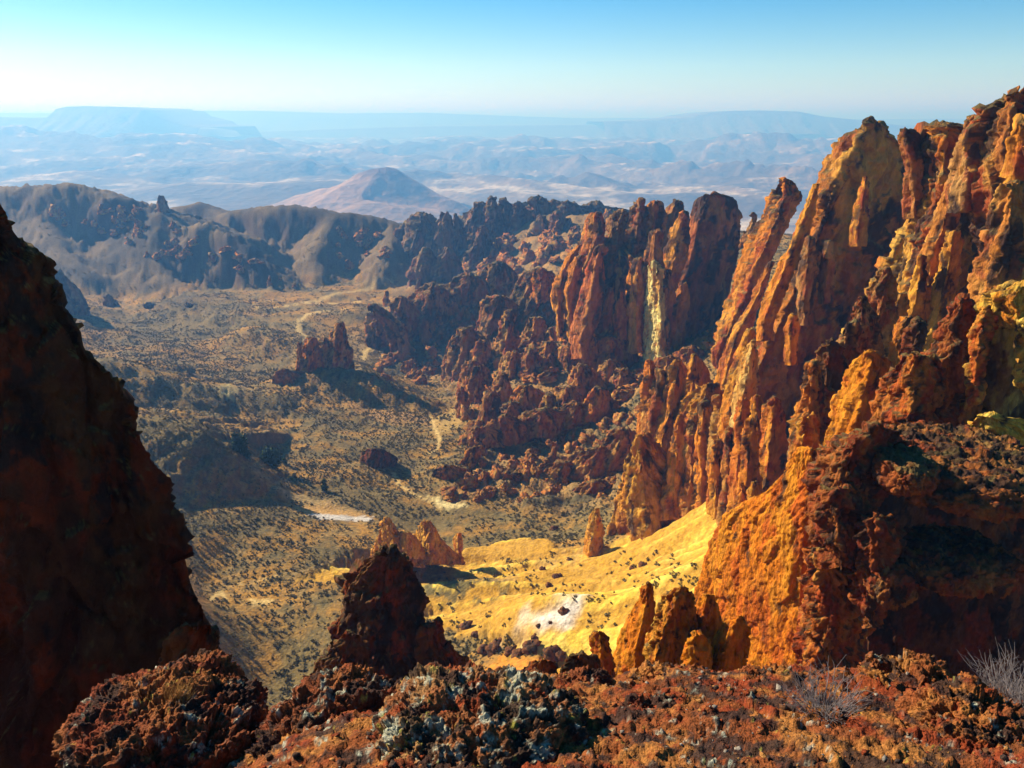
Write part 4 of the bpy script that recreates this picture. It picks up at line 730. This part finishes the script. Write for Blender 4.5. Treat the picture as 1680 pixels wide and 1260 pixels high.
# central spire and the great shaded wall
c = cliff('rock_spire', 'dark pocked rock spire in shade with red lit left edge and a rounded right shoulder', at(640, 1120, 50), 'rock spire')
kw = dict(step=1.6, kL=.75, kR=.45, fs=2.2, bury=60, kn=.55, rnd=1.5, flute=.6)
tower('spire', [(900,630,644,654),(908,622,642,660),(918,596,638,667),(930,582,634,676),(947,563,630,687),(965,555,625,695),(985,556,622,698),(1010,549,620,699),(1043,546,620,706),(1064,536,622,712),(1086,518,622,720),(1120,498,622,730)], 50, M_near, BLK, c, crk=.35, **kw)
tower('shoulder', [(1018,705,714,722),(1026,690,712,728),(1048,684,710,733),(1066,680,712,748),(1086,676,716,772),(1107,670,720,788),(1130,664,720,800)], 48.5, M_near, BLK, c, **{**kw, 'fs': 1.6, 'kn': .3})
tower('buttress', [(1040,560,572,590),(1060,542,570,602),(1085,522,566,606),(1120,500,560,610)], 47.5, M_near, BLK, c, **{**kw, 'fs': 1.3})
c = cliff('rock_bluff', 'huge near rock wall in deep shade with a stepped edge descending to the right', at(150, 1180, 21), 'rock wall')
tower('wall', [(270,-120,-90,-40),(312,-230,-120,0),(345,-300,-110,10),(390,-350,-100,28),(418,-370,-100,55),(430,-380,-95,74),(462,-390,-90,80),(482,-400,-85,100),(512,-400,-80,107),(542,-400,-70,134),(572,-400,-60,140),(592,-400,-50,162),(642,-400,-40,207),(656,-400,-40,214),(692,-400,-30,215),(722,-400,-20,232),(762,-400,0,252),(812,-400,10,276),(852,-400,20,291),(902,-400,30,311),(952,-400,40,322),(987,-400,50,332),(1022,-400,60,348),(1046,-400,60,364),(1082,-400,60,362),(1106,-400,60,360),(1140,-400,40,340),(1170,-400,20,320)], 21, M_near, pal(a=np.array([.055,.021,.009]), b=np.array([.075,.034,.011]), c=np.array([.13,.027,.007]), d=np.array([.022,.015,.011]), varnish=.0, red=.05, top=1.1, olive=-.05), c, step=2.6, kL=.25, kR=.42, kB=.35, fs=2.0, bury=420, kn=.2, rnd=1.4, flute=.55, amp=.75, crk=.12)  # palette darkened well down, so part of the deep shade is in the colour
tower('knob', [(1024,300,325,350),(1034,285,330,362),(1050,270,325,366),(1080,262,320,364),(1110,255,315,362)], 18.5, M_near, BLK, c, step=2, kL=.5, kR=.5, fs=.7, bury=40, rnd=1.8, kn=.3)
# small spires in the middle distance
N1P = pal(a=np.array([.62,.25,.022]), b=np.array([.64,.34,.05]), c=np.array([.48,.13,.016]), varnish=-.3, red=-.2, top=.2)
c = cliff('rock_spire', 'twin horned orange spire behind the dark central spire, on the yellow slope', at(680, 915, 232), 'rock spire')
kw = dict(step=1.3, kL=1.4, kR=.6, fs=2.0, bury=14)
tower('horn', [(847,630,636,639),(858,625,639,645),(872,622,644,655),(890,614,652,676),(918,604,664,695)], 232, M_close, N1P, c, **kw)
tower('horn', [(854,691,700,705),(864,685,705,715),(882,678,706,723),(898,668,706,738),(914,655,708,762)], 231, M_close, N1P, c, **kw)
tower('saddle', [(872,654,664,672),(884,646,666,685),(905,640,668,700)], 229, M_close, N1P, c, **kw)
lone('rock_pinnacle', [(873,749,753,757),(882,743,752,760),(894,743,752,760),(906,746,752,758)], 248, M_close, N1P, 'small leaf shaped orange pinnacle right of the twin horned spire', 'rock pinnacle', fs=1.6, step=1.1, bury=8, kL=1, kR=.5, amp=.6)
# ------------------------------------------------------------------ stone ledge underfoot
FORE = pal(a=np.array([.25,.072,.02]), b=np.array([.38,.15,.034]), c=np.array([.24,.045,.014]), d=np.array([.045,.027,.02]), varnish=-.02, olive=-.75, lich=-.75)
FORE2 = pal(a=np.array([.22,.062,.022]), b=np.array([.30,.105,.03]), c=np.array([.22,.05,.02]), d=np.array([.045,.027,.02]), varnish=.05, olive=-.75, lich=-.62)
LICH = pal(a=np.array([.26,.09,.03]), b=np.array([.34,.17,.06]), c=np.array([.26,.05,.016]), d=np.array([.045,.03,.022]), varnish=.02, olive=-.75, lich=-.33)
def sheet(name, lines, nu, nv, mat, q, fs, amp, kn, parent=None, seed=500):
    L = [np.array(l, float) for l in lines]; K = []
    for l in L:
        w = P(l[:, 0], l[:, 1], l[:, 2]); w[:, 2] += l[:, 3] if l.shape[1] > 3 else 0
        t = np.r_[0, np.cumsum(np.hypot(*np.diff(l[:, :2], axis=0).T))]; tt = np.linspace(0, t[-1], nu); K.append(np.stack([np.interp(tt, t, w[:, k]) for k in range(3)], -1))
    K = np.array(K); dl = np.linalg.norm(np.diff(K, axis=0), axis=-1).mean(1); t = np.r_[0, np.cumsum(dl)]; tt = np.linspace(0, t[-1], nv)
    p = np.empty((nv, nu, 3))
    for i in range(nu):
        for k in range(3): p[:, i, k] = np.interp(tt, t, K[:, i, k])
    def nm(p):
        n = np.cross(np.gradient(p, axis=1), np.gradient(p, axis=0)); n /= np.linalg.norm(n, axis=-1, keepdims=True)+1e-9; return n*np.sign(n[..., 2].mean())
    p2 = displace(p, nm(p), fs, amp, seed, kn, 0, 2.6, None, 1.0); n2 = nm(p2)
    col = rock_colour(p2, n2[..., 2], np.full(p2.shape[:2], .5), fs, q, seed)
    return place(name, p2.reshape(-1, 3), quads(nv, nu), col.reshape(-1, 3), mat, parent)
lip = [(-320,1420),(0,1380),(220,1310),(350,1222),(400,1200),(440,1180),(480,1150),(560,1128),(620,1126),(700,1128),(740,1122),(780,1112),(860,1104),(930,1108),(1000,1114),(1050,1104),(1120,1092),(1200,1098),(1280,1095),(1350,1100),(1420,1095),(1480,1088),(1540,1095),(1580,1115),(1680,1135),(1900,1160)]
def at_rows(f, D, dz=0): return [(px, f(px, py), D, dz) for px, py in lip]
c = cliff('rock_ledge', 'broad crusty brown and rust stone ledge spreading across the bottom of the view', at(1100, 1250, 6), 'rock ledge')
crust = sheet('crust', [at_rows(lambda x, y: max(1400, y+160), 4.0, 0), at_rows(lambda x, y: max(1260, y+90), 4.9, 0), at_rows(lambda x, y: max(1170+.15*(y-1100), y+45), 5.9, 0), at_rows(lambda x, y: y+14, 6.8, 0), at_rows(lambda x, y: y, 7.3, 0), at_rows(lambda x, y: y, 7.5, -.25), at_rows(lambda x, y: y, 7.9, -1.2), at_rows(lambda x, y: y, 8.6, -4)], 720, 220, M_fore, FORE, .42, .36, .2, c)
rp = np.random.RandomState(5); cv = np.empty(len(crust.data.vertices)*3, np.float32); crust.data.vertices.foreach_get('co', cv); cv = cv.reshape(-1, 3)
cv = cv.reshape(220, 720, 3)[20:150].reshape(-1, 3); cv = cv[rp.choice(len(cv), 2600, False)]; k = len(cv)
cube = np.array([(a, b, c_) for a in (-1, 1) for b in (-1, 1) for c_ in (-1, 1)], float); sz = .006 + .022*rp.rand(k, 1, 1)**3
sv = cube[None]*sz*(.55+.9*rp.rand(k, 8, 1))*np.array([1, 1, .7]); an = rp.uniform(0, 6.28, (k, 1)); sv = np.stack([sv[..., 0]*np.cos(an)-sv[..., 1]*np.sin(an), sv[..., 0]*np.sin(an)+sv[..., 1]*np.cos(an), sv[..., 2]], -1) + cv[:, None]
sf_ = (np.array([(0,1,3,2),(4,6,7,5),(0,4,5,1),(2,3,7,6),(0,2,6,4),(1,5,7,3)])[None] + 8*np.arange(k)[:, None, None]).reshape(-1, 4)
pc = np.array([(.30,.10,.03),(.42,.19,.05),(.16,.07,.03),(.08,.05,.035),(.34,.28,.2),(.26,.05,.015)])[rp.randint(0, 6, k)]
me = grid_mesh('gravel', sv.reshape(-1, 3), sf_, np.repeat(pc, 8, 0), False); me.materials.append(M_fore); go = bpy.data.objects.new('gravel', me); COL.objects.link(go); go.parent = c; tag(go, kind='stuff')
go.location = crust.location
def bould(name, px, py, D, r, q, label, cat='boulder', mat=None, **k): return tag(lump(name, px, py, D, r, mat or M_fore, q, **k), label, cat)
lump('block', 1095, 1128, 7.0, (.50, .30, .15), M_fore, FORE, c, rot=.1, n=110); lump('block', 1300, 1142, 6.75, (.60, .38, .17), M_fore, FORE, c, rot=-.12, n=120)
lump('block', 1487, 1122, 6.75, (.43, .38, .22), M_fore, FORE, c, rot=.2, n=110); lump('block', 1440, 1084, 6.6, (.095, .09, .06), M_fore, FORE2, c, fs=.2, n=50)
lump('block', 1060, 1190, 6.0, (.55, .34, .10), M_fore, FORE, c, rot=.2, n=110)
bould('boulder', 1600, 1225, 5.65, (.50, .62, .42), FORE, 'rounded rust and orange boulder at the lower right beside the grey bush', rot=.2, n=170)
bould('boulder', 785, 1256, 5.5, (1.0, .85, .62), LICH, 'boulder crusted with pale grey green lichen at the bottom centre', rot=-.2, n=230)
bould('boulder', 285, 1232, 6.3, (.95, 1.0, .62), FORE2, 'large crusty dark brown boulder at the bottom left below the shaded wall', rot=.5, fs=.5, n=230)
bould('boulder', 545, 1240, 6.0, (.72, .95, .45), FORE2, 'long sloping brown slab between the dark left boulder and the lichen covered one', 'rock slab', rot=-.45, tilt=.1, fs=.5, n=190)
bould('boulder', 958, 1130, 7.05, (.27, .22, .15), FORE2, 'low dark hump of crusty rock on the lip of the ledge, over the pinnacles', n=80, fs=.35)
bould('boulder', 1368, 1212, 5.75, (.29, .24, .14), FORE, 'ochre lump of rock in front of the small grey bush on the ledge', n=90, fs=.3)
bould('boulder', 762, 1118, 7.2, (.17, .15, .11), FORE2, 'small knob of dark rock on the ledge edge right of the central spire', n=60, fs=.3)
# ------------------------------------------------------------------ plants
def leafmat(name, a, b):
    m, n, bs = newmat(name); oi = n.nodes.new('ShaderNodeObjectInfo'); g = n.nodes.new('ShaderNodeNewGeometry')
    nz = n.nodes.new('ShaderNodeTexNoise'); nz.inputs['Scale'].default_value = .8; n.links.new(g.outputs['Position'], nz.inputs[0])
    mr = n.nodes.new('ShaderNodeMapRange'); mr.inputs[1].default_value = .3; mr.inputs[2].default_value = .7; n.links.new(nz.outputs[0], mr.inputs[0])
    mx = n.nodes.new('ShaderNodeMix'); mx.data_type = 'RGBA'; n.links.new(mr.outputs[0], mx.inputs[0]); mx.inputs[6].default_value = (*a, 1); mx.inputs[7].default_value = (*b, 1)
    n.links.new(mx.outputs[2], bs.inputs['Base Color']); return m
M_sage = leafmat('sage_leaf', (.105, .09, .038), (.22, .175, .075)); M_juni = leafmat('juniper_leaf', (.025, .045, .016), (.06, .08, .025))
M_twig = leafmat('dry_twig', (.13, .105, .095), (.25, .21, .19)); M_straw = leafmat('dry_straw', (.40, .19, .05), (.50, .28, .08)); M_bark = leafmat('bark', (.09, .05, .03), (.13, .08, .05))
def leaf_cloud(n, rx, rz, s, seed, lobes=5, zc=.5):
    """many small leaf faces spread through a lumpy crown"""
    r = np.random.RandomState(seed); lc = r.normal(size=(lobes, 3))*np.array([.45*rx, .45*rx, .33*rz]) + np.array([0, 0, zc*rz*1.1])
    k = r.randint(0, lobes, n); d = r.normal(size=(n, 3)); d /= np.linalg.norm(d, axis=1, keepdims=True)
    p = lc[k] + d*(r.rand(n, 1)**.4)*np.array([.55*rx, .55*rx, .45*rz]); p[:, 2] = np.maximum(p[:, 2], .02*rz)
    a = r.normal(size=(n, 3)); a /= np.linalg.norm(a, axis=1, keepdims=True); b = np.cross(a, d+.3*r.normal(size=(n, 3))); b /= np.linalg.norm(b, axis=1, keepdims=True)+1e-9
    sz = s*(.6+.8*r.rand(n, 1)); V = np.stack([p-a*sz, p-b*sz*.6, p+a*sz, p+b*sz*.6], 1).reshape(-1, 3); return V, np.arange(4*n).reshape(-1, 4)
def raw(name, V, F, mat, smooth=False):
    me = grid_mesh(name, V, F, None, smooth); me.materials.append(mat); return me
def tubes(paths, r0, r1, sides=4):
    V, F, b = [], [], 0
    for p in paths:
        p = np.asarray(p, float); n = len(p); t = np.gradient(p, axis=0); t /= np.linalg.norm(t, axis=1, keepdims=True)+1e-9
        u = np.cross(t, np.array([.31, .77, .12])); u /= np.linalg.norm(u, axis=1, keepdims=True)+1e-9; w = np.cross(t, u); rr = np.linspace(r0, r1, n)[:, None]
        for k in range(sides): a = 2*math.pi*k/sides; V.append(p + (u*math.cos(a)+w*math.sin(a))*rr)
        i = np.arange(n-1)
        for k in range(sides): a = b+k*n+i; c_ = b+((k+1) % sides)*n+i; F.append(np.stack([a, a+1, c_+1, c_], -1))
        b += n*sides
    return np.vstack(V), np.vstack(F)
def link(name, me, loc, parent=None, rz=0, s=1.0):
    o = bpy.data.objects.new(name, me); COL.objects.link(o); o.rotation_euler = (0, 0, rz); o.scale = (s, s, s)
    if parent is not None: o.parent = parent
    o.location = Vector([float(v) for v in loc]); return o
rnd = np.random.RandomState(11)
# shrubs one can count on the yellow slope, then the brush of the valley as one mass
protos = [raw('shrub', *leaf_cloud(70, .55, .62, .17, 30+i), M_sage) for i in range(4)]
SH = [(833,921,1.5),(772,958,.9),(795,952,1.0),(812,945,1.5),(826,948,1.2),(790,938,1.0),(857,926,1.1),(826,934,.8),(737,995,1.3),(722,1000,.7),(745,1005,.8),(795,920,.8),(790,990,.7),(870,945,.8),(940,985,.6),(1003,940,1.0),(1030,925,.9),(1062,921,1.3),(1040,931,1.0),(940,895,1.2),(905,915,.9),(870,960,.8),(742,1022,.9),(751,1030,1.0),(770,1057,1.1),(735,1042,1.3),(744,1052,1.2)]
pix = [(a, b) for a, b, s_ in SH]; siz = [s_ for *_, s_ in SH]
while len(pix) < 235:
    a, b = rnd.uniform(690, 1165), rnd.uniform(895, 1060)
    if b < 905+max(0, (900-a))*.12 or b > 1060-max(0, a-960)*.45 or (840 < a < 960 and b > 985): continue
    if fbm(np.array([[a/60, b/30, 0]]), 3)[0] < rnd.uniform(-.5, .6): continue
    pix.append((a, b)); siz.append(rnd.uniform(.4, .95))
LB = ['widest dark shrub at the top left of the yellow slope', 'left end shrub of the brushy band across the yellow slope', 'shrub in the middle of the brushy band on the yellow slope', 'big dark shrub near the right end of the brushy band', 'rightmost shrub of the brushy band on the yellow slope', 'shrub just above the middle of the brushy band', 'shrub under the rim rubble, right of the widest dark shrub', 'small shrub just below the widest dark shrub',
 'largest dark shrub on the smooth lower left slope', 'small shrub left of the largest one on the lower left slope', 'small shrub below the largest one on the lower left slope', 'shrub on the pale lobe next to the twin horned spire', 'little shrub alone on the smooth middle of the slope', 'little shrub right of the brushy band', 'little shrub above the white patch', 'shrub left of the two brown boulders high on the slope', 'shrub above the two brown boulders high on the slope', 'big shrub beside the larger brown boulder high on the slope', 'shrub under the smaller brown boulder high on the slope', 'shrub at the gully head under the orange pinnacle', 'shrub left of the gully crossing the slope', 'small shrub at the lower end of the gully',
 'upper shrub of the clump at the left foot of the yellow slope', 'second shrub of the clump at the left foot of the yellow slope', 'lowest shrub of the clump at the left foot of the slope', 'shrub against the shoulder of the dark central spire', 'shrub beside the upright brown stone at the slope foot']
w = hit(*zip(*pix))
for i, (q, s_) in enumerate(zip(w, siz)):
    o = link('shrub', protos[i % 4], q, None, rnd.uniform(0, 6.28), s_*1.15)
    px_, py_ = pix[i]
    if i < 27: tag(o, LB[i], 'shrub', 'larger shrubs on the yellow slope'); continue
    k = 0 if px_ < 780 and py_ > 970 else 1 if py_ < 960 and px_ < 900 else 2 if py_ < 950 else 3
    tag(o, ('tiny dark shrub speckling the lower left of the yellow slope', 'tiny dark shrub speckling the upper left of the yellow slope behind the central spire', 'tiny dark shrub speckling the high yellow slope under the big orange face', 'tiny dark shrub speckling the yellow slope around the white patch')[k], 'shrub', ('lower left', 'upper left', 'high', 'white patch')[k] + ' shrubs of the yellow slope')
N = 720000; y = np.sqrt(rnd.uniform(120**2, 1000**2, N)); x = y*rnd.uniform(-.75, .62, N); z, gi, gj = ground_z(x, y)
f2 = np.stack([x, y, x*0], -1); dn = 1.1*fbm(f2/9, 3, .6, 3) + .9*fbm(f2/45, 2, .5, 9) + .35
keep = (dn > rnd.uniform(-.5, 1.5, N) + 1.2*sm(500, 1000, y)) & (ash[gi, gj] < .15) & (gcol[gi, gj].sum(-1) < .72) & (nrm[gi, gj][:, 2] > .72-.3*rub[gi, gj])
f2 = np.stack([x, y, z], -1)[keep]; print('brush', len(f2))
me = bpy.data.meshes.new('sagebrush'); me.vertices.add(len(f2)); me.vertices.foreach_set('co', f2.astype(np.float32).ravel())
sage = bpy.data.objects.new('sagebrush', me); COL.objects.link(sage); tag(sage, kind='stuff')
src = [o for o in COL.objects if o.name.split('.')[0] == 'shrub'][:4]
ng = bpy.data.node_groups.new('sage_scatter', 'GeometryNodeTree'); ng.interface.new_socket('Geometry', in_out='INPUT', socket_type='NodeSocketGeometry'); ng.interface.new_socket('Geometry', in_out='OUTPUT', socket_type='NodeSocketGeometry')
gi_, go_ = ng.nodes.new('NodeGroupInput'), ng.nodes.new('NodeGroupOutput'); jn = ng.nodes.new('GeometryNodeGeometryToInstance')
for o in src:
    inf = ng.nodes.new('GeometryNodeObjectInfo'); inf.inputs['Object'].default_value = o; inf.inputs['As Instance'].default_value = True
    ng.links.new(inf.outputs['Geometry'], jn.inputs[0])
iop = ng.nodes.new('GeometryNodeInstanceOnPoints'); iop.inputs['Pick Instance'].default_value = True
rv = ng.nodes.new('FunctionNodeRandomValue'); rv.data_type = 'FLOAT_VECTOR'; rv.inputs[1].default_value = (0, 0, 6.28); rv.inputs[0].default_value = (0, 0, 0)
rsx = ng.nodes.new('FunctionNodeRandomValue'); rsx.data_type = 'FLOAT'; rsx.inputs[2].default_value = .3; rsx.inputs[3].default_value = 1.0; pw = ng.nodes.new('ShaderNodeMath'); pw.operation = 'POWER'; pw.inputs[1].default_value = 2.2; ng.links.new(rsx.outputs[1], pw.inputs[0]); ml = ng.nodes.new('ShaderNodeMath'); ml.operation = 'MULTIPLY_ADD'; ml.inputs[1].default_value = 1.0; ml.inputs[2].default_value = .22; ng.links.new(pw.outputs[0], ml.inputs[0]); rsx.inputs['Seed'].default_value = 4
ng.links.new(gi_.outputs[0], iop.inputs['Points']); ng.links.new(jn.outputs[0], iop.inputs['Instance']); ng.links.new(rv.outputs[0], iop.inputs['Rotation']); ng.links.new(ml.outputs[0], iop.inputs['Scale'])
ng.links.new(iop.outputs[0], go_.inputs[0]); md = sage.modifiers.new('scatter', 'NODES'); md.node_group = ng
# junipers
def juniper(px, py, h, seed, label):
    q = hit(px, py)[0]; r = empty('juniper_tree', q, label, 'tree', 'junipers on the valley slope')
    tr = np.array([[0, 0, -.3], [.05*h, 0, .25*h], [.02*h, .03*h, .5*h], [0, 0, .8*h]])
    limbs = [tr] + [np.array([tr[2]*.6, tr[2]*.8 + .3*h*np.array([math.cos(a), math.sin(a), .35])]) for a in (0.4, 2.1, 4.0, 5.3)]
    link('trunk', raw('trunk', *tubes(limbs, .05*h, .015*h, 5), M_bark), (0, 0, 0), r)
    V, F = leaf_cloud(900, .42*h, .95*h, .085*h, seed, 11, .48); link('crown', raw('crown', V, F, M_juni), (0, 0, 0), r)
juniper(393, 742, 8.0, 1, 'upper left dark green juniper of the close pair on the tan spur'); juniper(404, 750, 6.5, 2, 'smaller dark green juniper touching the taller one on the tan spur')
juniper(446, 765, 8.6, 3, 'rounded dark green juniper standing apart at the end of the tan spur'); juniper(468, 762, 3.2, 4, 'small low juniper just right of the rounded one')
juniper(533, 805, 3.6, 5, 'lone little juniper farther down the spur near the pale pan')
# boulders on and below the yellow slope
def rock_mesh(seed):
    u = np.linspace(0, 2*math.pi, 20, endpoint=False)[None]; v = np.linspace(.12, math.pi-.12, 12)[:, None]
    p = np.stack([np.sin(v)*np.cos(u), np.sin(v)*np.sin(u)*.85, np.cos(v)*.75+0*u], -1); n = p/np.linalg.norm(p, axis=-1, keepdims=True)
    k = cells(p*1.1, seed*3.1); p = p + n*(.45*k[1] + .25*fbm(p*1.8, 3, .6, seed))[..., None]; p[..., 2] += .35
    c_ = mix(np.broadcast_to(np.array([.20, .075, .025]), p.shape), np.array([.06, .035, .02]), sm(-.2, .4, fbm(p*1.7, 4, .6, seed+9)))
    m_ = grid_mesh('boulder', p.reshape(-1, 3), quads(12, 20, True), c_.reshape(-1, 3)); m_.materials.append(M_near); return m_
rk = [rock_mesh(i+1) for i in range(5)]
BO = [(924,1003,1.5,'round dark boulder lying alone on the white patch of the slope'), (877,1045,1.0,'dark flat boulder at the lower edge of the white patch'), (883,1027,.6,'little dark stone in the middle of the white patch'), (903,1022,.5,'smallest dark stone right of centre on the white patch'),
 (1055,928,1.6,'dark brown boulder high on the yellow slope near the orange wall'), (1037,932,1.1,'smaller brown boulder just left of the one high on the slope'), (783,1040,1.5,'upright brown stone at the left foot of the yellow slope'), (766,1030,2.2,'tan boulder at the foot of the slope beside dark shrubs'),
 (815,1062,3.4,'broad brown boulder largest of the row under the white patch'), (798,1066,2.2,'brown boulder left of the largest in the row under the white patch'), (838,1070,2.0,'small boulder right of the largest in the row under the white patch'), (850,1075,1.8,'cracked tan boulder in the middle of the row under the white patch'), (873,1066,2.6,'rounded tan boulder at the right end of the row under the white patch'),
 (905,1072,2.4,'pointed dark rock standing below the white patch'), (918,1076,1.8,'squat dark rock beside the pointed one below the white patch'), (900,960,1.3,'brown stone in the gully crossing the yellow slope'), (915,945,1.6,'larger brown stone up the gully crossing the yellow slope'), (935,920,1.3,'low brown stone at the gully head'), (890,935,1.2,'brown stone left of the gully on the yellow slope'), (1010,870,2.2,'dark boulder in the brush left of the small orange pinnacle'), (908,868,2.0,'dark boulder on the brushy flat above the yellow slope')]
wb = hit([b[0] for b in BO], [b[1] for b in BO])
for i, (q, b) in enumerate(zip(wb, BO)):
    o = link('boulder', rk[i % 5], q-np.array([0, 0, .25*b[2]]), None, rnd.uniform(0, 6.28), b[2]*.85); tag(o, b[3], 'boulder', 'boulders on the yellow slope')
# grey bushes and dry grass on the ledge
def bush(px, py, D, h, wdt, n, label, seed, droop=0.0):
    r = np.random.RandomState(seed); q = P(px, py, D); e = empty('dry_bush', q, label, 'bush'); st, tw = [], []
    for i in range(n):
        a = r.uniform(0, 6.28); b = np.array([.12*wdt*math.cos(a), .12*wdt*math.sin(a), -.05]); tip = np.array([wdt*math.cos(a)*r.uniform(.3, 1), wdt*math.sin(a)*r.uniform(.3, 1), h*r.uniform(.55, 1.05)])
        p = np.array([b+(tip-b)*t + np.r_[r.normal(size=2)*.03*wdt, .04*h*math.sin(3*t)] for t in np.linspace(0, 1, 5)]); st.append(p)
        for k in range(9):
            s0 = p[r.randint(1, 5)]; d = (tip-b)*r.uniform(.12, .35) + r.normal(size=3)*.16*wdt; d[2] = abs(d[2])*.8; tw.append(np.array([s0, s0+d*.5+r.normal(size=3)*.02*wdt, s0+d]))
    link('stems', raw('stems', *tubes(st, .015*h, .006*h, 4), M_twig), (0, 0, 0), e); link('twigs', raw('twigs', *tubes(tw, .007*h, .0035*h, 3), M_twig), (0, 0, 0), e)
bush(1350, 1185, 6.0, .34, .36, 80, 'low grey leafless bush in the middle of the rust stone ledge', 5)
bush(1650, 1165, 6.9, .42, .42, 80, 'grey leafless bush at the right edge against the black shade', 6); bush(1690, 1195, 6.0, .36, .36, 64, 'bare purple grey bush cut by the right edge of the view', 8)
r = np.random.RandomState(3); q = P(292, 1150, 6.35); bl = []
for i in range(170):
    a = r.uniform(0, 6.28); b = np.array([r.normal()*.07, r.normal()*.05, -.02]); t = b + np.array([math.cos(a)*.07+.03, math.sin(a)*.05, r.uniform(.12, .24)]); bl.append(np.array([b, (b+t)/2+np.array([0, 0, .03]), t]))
o = link('grass_tuft', raw('grass_tuft', *tubes(bl, .0022, .0008, 3), M_straw), q); tag(o, 'rusty dry grass tuft growing on the dark left boulder', 'grass tuft')
print('plants', time.time()-T0)
# ------------------------------------------------------------------ air
def box(name, lo, hi, mat):
    lo = np.array(lo, float); hi = np.array(hi, float)
    v = [(a, b, c) for a in (lo[0], hi[0]) for b in (lo[1], hi[1]) for c in (lo[2], hi[2])]
    me = bpy.data.meshes.new(name); me.from_pydata(v, [], [(0,1,3,2),(4,6,7,5),(0,4,5,1),(2,3,7,6),(0,2,6,4),(1,5,7,3)]); me.materials.append(mat)
    o = bpy.data.objects.new(name, me); COL.objects.link(o); return o
hm = bpy.data.materials.new('haze'); hm.use_nodes = True; hn = hm.node_tree; hn.nodes.clear()
vol = hn.nodes.new('ShaderNodeVolumePrincipled'); vol.inputs['Color'].default_value = (.18, .48, 1, 1); vol.inputs['Density'].default_value = 1.9e-4
vol.inputs['Anisotropy'].default_value = 0.22; vol.inputs['Absorption Color'].default_value = (.66, .66, .66, 1)
ho = hn.nodes.new('ShaderNodeOutputMaterial'); hn.links.new(vol.outputs[0], ho.inputs['Volume'])
zmin = min((o.matrix_world @ Vector(c)).z if False else o.location.z + c[2] for o in COL.objects if o.type == 'MESH' and o.parent is None for c in o.bound_box)
hz = box('haze', (-95000, -1500, zmin-2), (95000, 75000, 320), hm); tag(hz, kind='stuff')
print('done', time.time()-T0)
